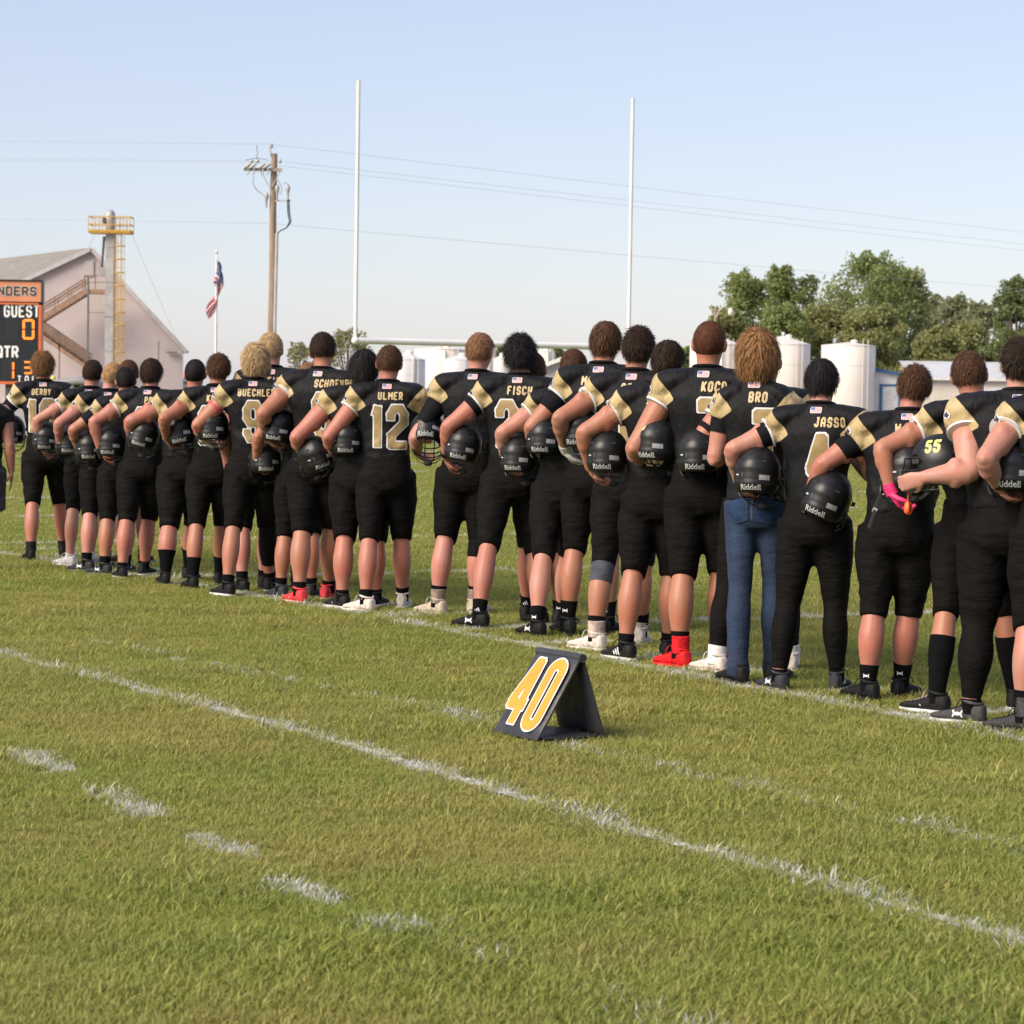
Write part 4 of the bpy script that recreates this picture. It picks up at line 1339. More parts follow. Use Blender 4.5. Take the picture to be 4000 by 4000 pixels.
def strap_form():
    mb = MB()
    for s in (-1, 1):
        P = A([(s * .118, .05, -.05), (s * .108, .10, -.125), (s * .06, .14, -.165), (0, .15, -.175)])
        mb.add(*tube(P, np.stack([np.full(4, .0025), np.full(4, .0085)], 1), 6, ref=(1, .2, 0)))
    mb.add(*ellipsoid((0, .145, -.17), (.032, .022, .018)))
    return mesh_data('chin_strap', mb.verts(), mb.f, M_PADS)
H_STRAP = strap_form()
NUM_CACHE = {}
HDET = {}
def helmet(p):
    S = p.S
    hp = S['helmet']
    if hp is None:
        return
    k = p.k
    hs = .98
    if hp == 'auto':
        c = (p.E + A([.135, .08, -.09])) * k
        yaw = tilt = 0
    else:
        q = p.loc(atY(hp[0], hp[1], p.base[1] + S.get('hdy', .055) * k))
        c, (yaw, tilt) = q * k, hp[2:4]
    wc = p.base + np.array(Matrix.Rotation(p.rz, 3, 'Z')) @ c
    r = empty('football_helmet', wc)
    r.rotation_euler = (R(S.get('hpitch', -6)), R(-tilt), p.rz + R(yaw))
    r.scale = (hs, hs, hs)
    tag(r, S['hlabel'], 'helmet', 'helmets held at the hip')
    sh = obj('shell', H_SHELL, r)
    obj('facemask', H_CAGE, r)
    obj('lettering', H_TEXT, sh)
    obj('sticker', H_STICK, sh)
    obj('small_label', H_TAB1, sh)
    obj('warning_label', H_TAB2, sh)
    for m_ in VENTS + EARS: obj(m_.name.split('.')[0], m_, sh)
    if S.get('strap', True):
        obj('chin_strap', H_STRAP, r)
    if S.get('hnum'):
        txt, side = S['hnum']
        f, tot = text_sdf(txt, .062, .034, .008, .0065)
        if side == 'R':
            O, U, Dr = (.5, -.02 - tot / 2 + .0, .045), (0, 1, 0), (-1, 0, 0)
        elif side == 'L':
            O, U, Dr = (-.5, tot / 2 - .02, .045), (0, -1, 0), (1, 0, 0)
        else:
            O, U, Dr = (-tot / 2 - .03, -.5, .045), (1, 0, 0), (0, 1, 0)
        decal('number_print', f, (-.01, tot + .01, -.01, .075), .003, O, U, (0, 0, 1), Dr, H_BVH, .0016, M_NUMY, sh)
    if S.get('dangle'):
        mb = MB().tube([(-.10, .10, -.10), (-.13, .07, -.16), (-.16, .02, -.24), (-.185, -.02, -.30)], np.stack([np.full(4, .003), np.full(4, .010)], 1), 6, ref=(0, 1, 0))
        st = bobj('loose_strap', mb, M_PADS, r, True)
        bobj('buckle', MB().box((-.147, .045, -.205), (.022, .010, .022), rotm('Y', 25)), M_BUCK, st)
    if S.get('guard'):
        mb = MB().tube([(-.02, .16, -.11), (-.025, .165, -.16), (-.03, .165, -.185)], .003, 6)
        mb.tube([(-.035, .16, -.115), (-.03, .17, -.13), (-.015, .175, -.12), (-.03, .17, -.10)], .003, 6)
        for s in (-1, 1):
            mb.add(*loft([(-.03 + s * .004, .165, -.178), (-.03 + s * .012, .165, -.20), (-.03 + s * .018, .165, -.225), (-.03 + s * .014, .165, -.238)],
                         [(.005, 0, 0), (.009, 0, 0), (.009, 0, 0), (.004, 0, 0)], [(0, .012, 0), (0, .015, 0), (0, .014, 0), (0, .006, 0)], 10))
        bobj('mouthguard', mb, M_MOUTH, r, True)
for p in PEOPLE:
    if p.S['helmet'] is not None:
        helmet(p)
# ================================================================== the field
def field_noise(nt, sc_, det=4, rough=.55, stretch=None):
    g = nt.nodes.new('ShaderNodeNewGeometry')
    n = nt.nodes.new('ShaderNodeTexNoise')
    n.inputs['Scale'].default_value = sc_; n.inputs['Detail'].default_value = det; n.inputs['Roughness'].default_value = rough
    src = g.outputs['Position']
    if stretch:
        mp = nt.nodes.new('ShaderNodeMapping'); mp.inputs['Scale'].default_value = stretch
        nt.links.new(src, mp.inputs[0]); src = mp.outputs[0]
    nt.links.new(src, n.inputs['Vector'])
    return n.outputs[0]
def turf_color(nt):
    big = ramp(nt, field_noise(nt, .55, 4, .6), .36, .66)
    mid = ramp(nt, field_noise(nt, 2.3, 4, .6), .38, .66)
    dry = ramp(nt, field_noise(nt, 1.15, 5, .65), .50, .74)
    a = mixc(nt, big, (.24, .29, .054), (.335, .345, .075))
    a = mixc(nt, mathn(nt, 'MULTIPLY', mid, .75), a, (.19, .265, .055))
    return mixc(nt, mathn(nt, 'MULTIPLY', dry, .75), a, (.46, .35, .15))
def ground_mat():
    m, nt, b, N, L = new_mat('turf ground')
    c = turf_color(nt)
    f = ramp(nt, field_noise(nt, 34, 5, .7), .3, .7)
    c2 = mixc(nt, f, mixc(nt, .65, c, (.05, .05, .014)), mixc(nt, .12, c, (.06, .07, .015)))
    L.new(c2, b.inputs['Base Color'])
    b.inputs['Roughness'].default_value = .95
    b.inputs['Specular IOR Level'].default_value = .1
    bump(nt, b, field_noise(nt, 30, 4, .7), .8, .04)
    return m
def blade_mat():
    m, nt, b, N, L = new_mat('grass blade')
    c = turf_color(nt)
    t = attr(nt, 'tint', 'INSTANCER').outputs['Fac']
    pt = attr(nt, 'paint', 'INSTANCER').outputs['Fac']
    g = nt.nodes.new('ShaderNodeNewGeometry')
    isl = g.outputs['Random Per Island']
    c = mixc(nt, mathn(nt, 'MULTIPLY', t, .7), c, (.46, .36, .14))
    c = mixc(nt, mathn(nt, 'MULTIPLY', isl, .35), c, (.18, .265, .055))
    c = mixc(nt, .30, c, mixc(nt, isl, (.20, .25, .055), (.46, .45, .14)))
    st = mathn(nt, 'GREATER_THAN', mathn(nt, 'FRACT', mathn(nt, 'MULTIPLY', isl, 7.31)), .80)
    c = mixc(nt, mathn(nt, 'MULTIPLY', st, .55), c, (.56, .50, .20))
    c = mixc(nt, pt, c, (.70, .70, .68))
    L.new(c, b.inputs['Base Color'])
    b.inputs['Roughness'].default_value = .7
    b.inputs['Specular IOR Level'].default_value = .08
    tr = nt.nodes.new('ShaderNodeBsdfTranslucent')
    L.new(c, tr.inputs['Color'])
    ms = nt.nodes.new('ShaderNodeMixShader'); ms.inputs[0].default_value = .42
    L.new(b.outputs[0], ms.inputs[1]); L.new(tr.outputs[0], ms.inputs[2])
    L.new(ms.outputs[0], N['Material Output'].inputs['Surface'])
    return m
M_TURF, M_BLADE = ground_mat(), blade_mat()
M_LOT = mat('gravel lot', (.30, .27, .235), .95, .2, .6, .5, 3, .05)
M_TRACK = mat('dirt track', (.09, .065, .05), .95, .25, .8, .4, 5, .04)
def paint_mat():
    m, nt, b, N, L = new_mat('line paint')
    f = ramp(nt, field_noise(nt, 16, 4, .7), .36, .60)
    L.new(mixc(nt, f, (.10, .12, .03), (.56, .56, .53)), b.inputs['Base Color'])
    b.inputs['Roughness'].default_value = .9
    return m
M_LINE = paint_mat()

# ground sheet, to the horizon
mobj('ground', [(-900, -60, -.004), (900, -60, -.004), (900, 1500, -.004), (-900, 1500, -.004)], [(0, 1, 2, 3)], M_TURF, smooth=False)['kind'] = 'structure'
def fpt(a, n, z=0.0):
    """a metres along the sideline toward the goal from the 40-yard marker, n metres across"""
    q = A0 + D2 * a + N2 * n
    return (q[0], q[1], z)
# track behind the end line, then a pale gravel lot
def strip(name, a0, a1, n0, n1, z, m_):
    o = mobj(name, [fpt(a0, n0, z), fpt(a0, n1, z), fpt(a1, n1, z), fpt(a1, n0, z)], [(0, 1, 2, 3)], m_, smooth=False)
    o['kind'] = 'structure'
    return o
strip('running_track', 52, 58.5, -60, 120, .002, M_TRACK)
strip('gravel_lot', 58.5, 190, -150, 190, .004, M_LOT)
strip('gravel_lot', -60, 58.5, 68, 190, .004, M_LOT)

# painted lines: along the sideline (photo pixels give their slightly wavering course)
def course(px):
    return A([ground(*q)[:2] for q in px])
LINE_A = course([(-260, 2118), (0, 2160), (205, 2193), (700, 2276), (1474, 2409), (1966, 2502), (2160, 2537), (2600, 2622), (3093, 2719), (3466, 2784), (3792, 2850), (4150, 2915), (4700, 3020)])
LINE_B = course([(-300, 2475), (0, 2553), (435, 2664), (870, 2778), (1346, 2907), (1812, 3047), (2000, 3104), (2621, 3290), (3190, 3445), (3998, 3684), (4400, 3800)])
LINE_D = course([(300, 2490), (1000, 2630), (1760, 2783), (2259, 2917), (2673, 3021), (2963, 3073), (3221, 3145), (3811, 3270), (4200, 3370)])
LINE_E = course([(1700, 3640), (1863, 3694), (2000, 3777), (2300, 3870), (2569, 3953), (2900, 4080)])
DASHES = [course(q) for q in ([(70, 2945), (262, 3015)], [(404, 3096), (612, 3190)], [(740, 3262), (1005, 3362)], [(1075, 3447), (1325, 3535)], [(1440, 3602), (1680, 3640)])]
def dist_poly(P, L):
    d = np.full(len(P), 1e9)
    for a, b in zip(L[:-1], L[1:]):
        ab = b - a
        t = np.clip(((P - a) @ ab) / (ab @ ab), 0, 1)
        d = np.minimum(d, np.linalg.norm(P - a - t[:, None] * ab, axis=1))
    return d
def ribbon(name, L, hw, z=.003):
    T = np.gradient(L, axis=0); T /= np.linalg.norm(T, axis=1)[:, None]
    Nn = np.stack([-T[:, 1], T[:, 0]], 1)
    v = [(*(p + n * s * hw), z) for p, n in zip(L, Nn) for s in (-1, 1)]
    f = [(2 * i, 2 * i + 1, 2 * i + 3, 2 * i + 2) for i in range(len(L) - 1)]
    o = mobj(name, v, f, M_LINE, smooth=False); o['kind'] = 'structure'
    return o
ribbon('sideline', LINE_A, .055)
ribbon('limit_line', LINE_B, .03)
YD = .9144
m40 = float((ground(2040, 2895)[:2] - A0) @ D2)
for i in range(0, 11):                    # five-yard lines and one-yard ticks across the field
    a = m40 + i * 5 * YD
    ribbon('yard_line', A([fpt(a, n)[:2] for n in (.05, 12, 24, 48.7)]), .05, .003 if i else .0032)
    if i < 9:
        for j in range(1, 5):
            ribbon('yard_tick', A([fpt(a + j * YD, .12)[:2], fpt(a + j * YD, .72)[:2]]), .05)
            ribbon('yard_tick', A([fpt(a + j * YD, 16.26)[:2], fpt(a + j * YD, 16.87)[:2]]), .05)
for i in range(1, 5):
    a = m40 - i * YD
    ribbon('yard_tick', A([fpt(a, .12)[:2], fpt(a, .72)[:2]]), .05)

# grass tufts
def tuft(seed, nb, hmin, hmax, spread):
    r = np.random.default_rng(seed)
    mb = MB()
    for i in range(nb):
        x, y = r.normal(size=2) * spread
        az = r.uniform(0, 6.283); h = r.uniform(hmin, hmax); w = r.uniform(.0012, .0024)
        lean = r.uniform(.2, 1.7) * h
        dx, dy = math.cos(az), math.sin(az)
        px, py = -dy * w, dx * w
        b = A([x, y, -.004])
        m = b + A([dx * lean * .35, dy * lean * .35, h * .6])
        t = b + A([dx * lean, dy * lean, h])
        mb.add([b + A([px, py, 0]), b - A([px, py, 0]), m - A([px, py, 0]) * .8, m + A([px, py, 0]) * .8, t], [(0, 1, 2, 3), (3, 2, 4)])
    return mesh_data('tuft', mb.verts(), mb.f, M_BLADE, False)
tcol = bpy.data.collections.new('tuft_forms')
for i in range(5):
    tcol.objects.link(bpy.data.objects.new('tuft_form', tuft(i, 30, .010, .027, .032)))
def grass_points():
    r = np.random.default_rng(5)
    allP, allS, allT = [], [], []
    for y0, y1, dens, scl in ((3.2, 5.3, 420, 1.05), (5.3, 9, 760, 1.05), (9, 14, 560, 1.15), (14, 20, 380, 1.25), (20, 30, 150, 1.4), (30, 48, 45, 1.7), (48, 66, 16, 2.0)):
        hw = .225
        n = int(dens * hw * (y1 ** 2 - y0 ** 2))
        y = np.sqrt(r.uniform(y0 ** 2, y1 ** 2, n))
        x = (r.uniform(-1, 1, n)) * (hw * y + .15)
        P = np.stack([x, y], 1)
        allP.append(P); allS.append(np.full(n, scl) * r.uniform(.7, 1.25, n))
        ex = 3.0 + .12 * y0                     # the turf goes on to both sides
        m = int(dens * .62 * (y1 - y0) * 2 * ex)
        y = r.uniform(y0, y1, m)
        sgn = np.where(r.uniform(size=m) < .5, -1, 1)
        x = sgn * (hw * y + .15 + ex * r.uniform(0, 1, m) ** 1.15)
        allP.append(np.stack([x, y], 1)); allS.append(np.full(m, scl * 1.12) * r.uniform(.7, 1.25, m))
    P, S = np.concatenate(allP), np.concatenate(allS)
    # patchiness
    def nz(P, f, seed):
        q = np.random.default_rng(seed); o = 0
        for i in range(6):
            kx = q.normal(size=2) * f * (1 + .5 * i)
            o = o + np.sin(P @ kx + q.uniform(0, 6) + 1.3 * np.sin(P @ (q.normal(size=2) * f * .7))) / (1 + .5 * i)
        return o / 3
    tall = nz(P, 1.6, 3) + .6 * nz(P, 5, 4)
    S = S * (1 + .42 * np.clip(tall, -1, 1)) * np.where(r.uniform(size=len(P)) < .03, 1.6, 1.0)
    T = np.clip(.30 + .55 * nz(P, 1.1, 8) + .45 * nz(P, 4.2, 9) + .35 * nz(P, 11, 14) + r.normal(size=len(P)) * .26, 0, 1)
    # worn, dry and lush spots where the field has them
    for px, py, rad, amt in ((150, 3880, .55, .75), (550, 3930, .5, .6), (520, 2850, .75, .7), (1700, 2960, .6, .5), (250, 3330, .6, .45), (1350, 3350, .7, .4), (2900, 3050, .8, .4), (3300, 2860, .8, .45),
                             (1350, 3640, .6, -.5), (1000, 3780, .5, -.6), (2400, 3640, .6, -.45), (2450, 3560, .6, -.3), (1200, 2600, .9, -.35), (3700, 2950, .7, -.4), (3000, 3700, .6, -.3), (600, 2560, 1.2, .3)):
        q = ground(px, py)[:2]
        dd = np.linalg.norm((P - q) * A([.8, 1.0]), axis=1) / rad
        T = np.clip(T + amt * np.exp(-dd ** 2 * (1 + .5 * nz(P, 3.3, 31))), 0, 1)
        S = S * (1 - .22 * amt * np.exp(-dd ** 2))
    paint = np.zeros(len(P))
    jit = r.normal(size=len(P)) * .012
    def lay(d, hw, prob):
        k = (np.abs(d + jit) < hw) & (r.uniform(size=len(P)) < prob)
        paint[k] = np.maximum(paint[k], r.uniform(.55, 1.0, k.sum()))
    brk = .5 + .5 * nz(P, 3.1, 21)
    lay(dist_poly(P, LINE_A), .052, np.clip(.5 + .4 * brk, 0, 1))
    lay(dist_poly(P, LINE_B), .036, np.clip(.58 + .5 * brk, 0, 1))
    lay(dist_poly(P, LINE_D), .045, np.clip(.34 * brk + .08, 0, 1))
    lay(dist_poly(P, LINE_E), .05, np.clip(.26 * brk - .05, 0, 1))
    for dsh in DASHES:
        dv_ = (dsh[1] - dsh[0]); dl_ = np.linalg.norm(dv_); sh_ = dv_ / dl_ * .045
        lay(dist_poly(P, A([dsh[0] + sh_, dsh[1] - sh_])), .050, .92)
    rel = P - A0
    al, nn = rel @ D2 - m40, rel @ N2
    on5 = np.abs((al + 2.286) % 4.572 - 2.286)
    lay(np.where((nn > .0) & (al > -1.0), on5, 9), .06, .7)
    on1 = np.abs((al + YD / 2) % YD - YD / 2)
    lay(np.where((nn > .12) & (nn < .72), on1, 9), .05, .8)
    # blades trodden off where the track is
    keep = (al + m40 < 52)
    return P[keep], S[keep], T[keep], paint[keep], r
P_, S_, T_, PT_, _rg = grass_points()
me = bpy.data.meshes.new('grass')
me.from_pydata([(float(a), float(b), 0.0) for a, b in P_], [], [])
for nm, arr in (('scl', S_), ('tint', T_), ('paint', PT_), ('rotz', _rg.uniform(0, 6.283, len(P_)))):
    me.attributes.new(nm, 'FLOAT', 'POINT').data.foreach_set('value', arr.astype(np.float32))
me.attributes.new('pick', 'INT', 'POINT').data.foreach_set('value', _rg.integers(0, 5, len(P_)).astype(np.int32))
grass = obj('grass', me)
tag(grass, 'short patchy green and straw-coloured grass covering the playing field', 'grass', kind='stuff')
ng = bpy.data.node_groups.new('grass_scatter', 'GeometryNodeTree')
ng.interface.new_socket('Geometry', in_out='INPUT', socket_type='NodeSocketGeometry')
ng.interface.new_socket('Geometry', in_out='OUTPUT', socket_type='NodeSocketGeometry')
gi, go = ng.nodes.new('NodeGroupInput'), ng.nodes.new('NodeGroupOutput')
ip, ci = ng.nodes.new('GeometryNodeInstanceOnPoints'), ng.nodes.new('GeometryNodeCollectionInfo')
ci.inputs['Collection'].default_value = tcol
ci.inputs['Separate Children'].default_value = True
ci.inputs['Reset Children'].default_value = True
ip.inputs['Pick Instance'].default_value = True
def named(nm, typ='FLOAT'):
    n = ng.nodes.new('GeometryNodeInputNamedAttribute'); n.data_type = typ; n.inputs['Name'].default_value = nm
    return [o for o in n.outputs if o.enabled][0]
cx = ng.nodes.new('ShaderNodeCombineXYZ'); ng.links.new(named('rotz'), cx.inputs[2])
e2r = ng.nodes.new('FunctionNodeEulerToRotation'); ng.links.new(cx.outputs[0], e2r.inputs[0])
ng.links.new(gi.outputs[0], ip.inputs['Points']); ng.links.new(ci.outputs[0], ip.inputs['Instance'])
ng.links.new(named('pick', 'INT'), ip.inputs['Instance Index'])
ng.links.new(e2r.outputs[0], ip.inputs['Rotation']); ng.links.new(named('scl'), ip.inputs['Scale'])
ng.links.new(ip.outputs[0], go.inputs[0])
gm = grass.modifiers.new('scatter', 'NODES'); gm.node_group = ng

# ================================================================== the yard marker
def yard_marker():
    c = ground(2072, 2886)
    fl = ground(1930, 2868); fr = ground(2100, 2905); br = ground(2362, 2890)
    face_dir = unit(np.append((fr - fl)[:2], 0)); 
    back = unit(np.append((br - fr)[:2], 0))
    W = float(np.linalg.norm(fr - fl)); Dp = float(np.linalg.norm(br - fr)); Hh = .415
    r = empty('yard_marker', ((fl + br) / 2)[:2].tolist() + [0])
    tag(r, 'folded black padded A-frame marker with orange 40 standing on the grass', 'yard marker')
    o = A(r.location)
    fl, fr, br = fl - o, fr - o, br - o
    bl = br - (fr - fl)
    ap_r = atY(2270, 2572, float((fr * .34 + br * .66)[1] + o[1])) - o; ap_l = ap_r - (fr - fl) * .97
    Mv = mat('vinyl black', (.030, .030, .036), .42, .25, 9, .5, 16, .012)
    Mo = mat('number orange', (.78, .275, .03), .5, .08, 10)
    Mw = mat('number white edge', (.72, .70, .70), .5, .05)
    def slab(name, p00, p10, p11, p01, th):
        """rounded padded slab"""
        n = unit(np.cross(p10 - p00, p01 - p00))
        N_ = 10
        V, F = [], []
        for side in (1, -1):
            for j in range(N_ + 1):
                for i in range(N_ + 1):
                    u, v = i / N_, j / N_
                    q = (p00 * (1 - u) + p10 * u) * (1 - v) + (p01 * (1 - u) + p11 * u) * v
                    e = max(abs(u - .5), abs(v - .5)) * 2
                    t = th / 2 * (1 - .75 * max(0, (e - .86) / .14) ** 2) + .0025 * math.sin(u * 7 + v * 5) * (1 - e)
                    V.append(q + n * side * t)
        m1 = (N_ + 1) ** 2
        for j in range(N_):
            for i in range(N_):
                a = j * (N_ + 1) + i
                F.append((a, a + 1, a + N_ + 2, a + N_ + 1)); F.append((m1 + a, m1 + a + N_ + 1, m1 + a + N_ + 2, m1 + a + 1))
        rim = [i for i in range(N_ + 1)] + [(j * (N_ + 1) + N_) for j in range(1, N_ + 1)] + [N_ * (N_ + 1) + i for i in range(N_ - 1, -1, -1)] + [j * (N_ + 1) for j in range(N_ - 1, 0, -1)]
        for a, b in zip(rim, rim[1:] + rim[:1]):
            F.append((b, a, m1 + a, m1 + b))
        return mobj(name, V, F, Mv, r)
    up2 = A([0, 0, .012])
    front = slab('front_panel', fl + up2, fr + up2, ap_r, ap_l, .034)
    slab('back_panel', br + up2, bl + up2, ap_l + back * .012, ap_r + back * .012, .034)
    slab('base_panel', fl * .9 + bl * .1 + A([0, 0, .018]), fr * .9 + br * .1 + A([0, 0, .018]), br * .9 + fr * .1 + A([0, 0, .018]), bl * .9 + fl * .1 + A([0, 0, .018]), .022)
    mobj('ridge_seam', *tube([ap_l - face_dir * .004 + back * .006, (ap_l + ap_r) / 2 + back * .006, ap_r + face_dir * .006 + back * .006], .0195, 10), Mv, r)
    # digits
    vax = ap_l - fl; sl = np.linalg.norm(vax); vax = vax / sl
    n = unit(np.cross(face_dir, vax))
    f4 = glyph_sdf('4', W * .42, sl * .80, W * .072)
    def f0(u, v):
        w, h, t = W * .38, sl * .84, W * .145
        cx_, cy = w / 2, h / 2
        rr = w / 2
        q = np.hypot(u - cx_, np.maximum(np.abs(v - cy) - (h / 2 - rr), 0)) - rr
        return np.maximum(q, -(q + t))
    for nm, g, m_, of in (('number_edge', .0075, Mw, .0200), ('number', 0, Mo, .0218)):
        v, f = flat_shape(lambda u, q: f4(u, q) - g, -.02, W * .46, -.02, sl * .84, .006, fl + up2 + face_dir * W * .055 + vax * sl * .085 + n * of, face_dir, vax)
        mobj(nm, v, f, m_, front, False)
        v, f = flat_shape(lambda u, q: f0(u, q) - g, -.02, W * .42, -.02, sl * .90, .006, fl + up2 + face_dir * W * .54 + vax * sl * .07 + n * of, face_dir, vax)
        mobj(nm, v, f, m_, front, False)
yard_marker()
# ================================================================== goal post
M_POST = mat('goal white paint', (.74, .72, .70), .45, .06, 2)
gl, gr_ = atY(1388, 1330, 57.5), atY(2455, 1353, 61.0)
gr_[2] = gl[2]
gtag = empty('goal_post', ((gl + gr_) / 2)[:2].tolist() + [0])
tag(gtag, 'white goal post with tall uprights and crossbar behind the players', 'goal post')
_o = A(gtag.location)
mobj('crossbar', *tube([gl - _o, gr_ - _o], .075, 12), M_POST, gtag)
for e, ty, yy in ((gl, 315, 57.5), (gr_, 385, 61.0)):
    t = atY(1400 if e is gl else 2482, ty, yy)
    mobj('upright', *tube([e - _o + A([0, 0, -.04]), A([e[0], e[1], t[2]]) - _o], .043, 10), M_POST, gtag)
    mobj('elbow_joint', *ellipsoid(e - _o, (.09, .09, .09)), M_POST, gtag)
_m = (gl + gr_) / 2 - _o
mobj('gooseneck', *tube([_m, _m + A([-.20, .35, -.02]), _m + A([-.30, .55, -.25]), _m + A([-.32, .60, -.7]), A([_m[0] - .32, _m[1] + .60, -.1])], .085, 12), M_POST, gtag)

# ================================================================== scoreboard
def scoreboard():
    Y = 70.0
    M_or = mat('board orange frame', (.62, .13, .03), .5, .08, 3)
    M_sal = mat('board salmon panel', (.62, .235, .12), .55, .08, 1.5)
    M_blk = mat('board black', (.008, .010, .014), .4, .2, 4)
    M_dim = mat('board digit window', (.018, .019, .024), .3, .1, 5)
    M_wt = mat('board letter white', (.74, .73, .71), .5, .05)
    M_ink = mat('board letter dark', (.03, .022, .018), .5, .05)
    M_edge = mat('board letter edge', (.52, .42, .38), .5, .05)
    M_led = emit('led amber', (1.0, .23, .02), 1.3)
    s = Y / F_PX
    P = lambda px, py, dy=0.0: A([atY(px, py, Y)[0], dy, atY(px, py, Y)[2]])
    tr, br = P(163, 1100), P(163, 1500)
    left = tr[0] - 6.4
    r = empty('scoreboard', (tr[0] - 3.2, Y, 0))
    tag(r, 'black scoreboard with orange frame and salmon panel, amber digits', 'scoreboard')
    ox = r.location[0]
    def panel(name, x0, x1, z0, z1, y0, y1, m_, par=r):
        return bobj(name, MB().box(((x0 + x1) / 2 - ox, (y0 + y1) / 2, (z0 + z1) / 2), (x1 - x0, y1 - y0, z1 - z0)), m_, par)
    zs = P(100, 1180)[2]
    sign = panel('sign_panel', left, tr[0], zs, tr[2], 0, .25, M_sal)
    for a, b, c, d in ((left, tr[0] + .02, tr[2], tr[2] + .04), (left, tr[0] + .02, zs - .03, zs + .01), (tr[0] - .01, tr[0] + .03, zs, tr[2])):
        panel('sign_trim', a, b, c, d, -.03, .26, M_blk, sign)
    zt, zb = zs - .025, br[2]
    body = panel('board_face', left, tr[0] - .04, zb + .05, zt - .045, .0, .3, M_blk)
    for a, b, c, d in ((left, tr[0], zt - .045, zt), (left, tr[0], zb - .02, zb + .06), (tr[0] - .07, tr[0], zb, zt)):
        panel('board_frame', a, b, c, d, -.05, .31, M_or, r)
    for x in (left + .9, tr[0] - .9):
        panel('support_post', x - .09, x + .09, -.1, zb, .08, .26, mat('board post', (.09, .08, .075), .6))
    def word(txt, px0, py0, px1, py1, m_, hwf=.16, par=body, name='lettering', edge=None):
        a, b = P(px0, py1), P(px1, py0)
        h = b[2] - a[2]
        n = len(txt)
        tot = b[0] - a[0]
        gap = tot * .035
        units = sum(.45 if c == '.' else .62 if c in 'I1' else 1.12 if c in 'MW' else 1.0 for c in txt)
        w = (tot - gap * (n - 1)) / units
        f, t2 = text_sdf(txt, h, w, gap, w * hwf)
        O = A([a[0] - ox, -.012, a[2]])
        if edge:
            v, fa = flat_shape(lambda u, q: f(u, q) - .018, -.03, t2 + .03, -.03, h + .03, h / 22, O + A([0, .005, 0]), (1, 0, 0), (0, 0, 1))
            mobj('lettering_edge', v, fa, edge, par, False)
        v, fa = flat_shape(f, -.01, t2 + .01, -.01, h + .01, h / 22, O, (1, 0, 0), (0, 0, 1))
        mobj(name, v, fa, m_, par, False)
    word('NDERS', -9, 1120, 143, 1154, M_ink, .13, sign, 'sign_lettering', M_edge)
    word('GUEST', 15, 1191, 155, 1239, M_wt)
    word('QTR', -16, 1351, 73, 1397, M_wt)
    word('T.O.L.', 68, 1468, 152, 1494, M_wt)
    def win(px0, py0, px1, py1):
        a, b = P(px0, py1), P(px1, py0)
        return panel('digit_window', a[0], b[0], a[2], b[2], -.008, .05, M_dim, body)
    SEG = {'0': 'abcdef', '1': 'bc', '3': 'abcdg'}
    def led(ch, px0, py0, px1, py1):
        a, b = P(px0, py1), P(px1, py0)
        w, h = b[0] - a[0], b[2] - a[2]
        t = w * .2; g = t * .35
        R_ = {'a': (t * .6, w - t * .6, h - t, h), 'd': (t * .6, w - t * .6, 0, t), 'g': (t * .6, w - t * .6, h / 2 - t / 2, h / 2 + t / 2),
              'f': (0, t, h / 2 + g, h - g * 1.6), 'b': (w - t, w, h / 2 + g, h - g * 1.6), 'e': (0, t, g * 1.6, h / 2 - g), 'c': (w - t, w, g * 1.6, h / 2 - g)}
        for c in SEG[ch]:
            x0, x1, z0, z1 = R_[c]
            bobj('led_segment', MB().box((a[0] - ox + (x0 + x1) / 2, -.014, a[2] + (z0 + z1) / 2), (x1 - x0, .01, z1 - z0)), M_led, body)
    win(20, 1243, 72, 1330); win(84, 1243, 138, 1330); win(5, 1405, 60, 1484); win(86, 1405, 136, 1464)
    led('0', 88, 1247, 135, 1326)
    led('1', 18, 1411, 56, 1481)
    led('3', 91, 1411, 128, 1461)
scoreboard()

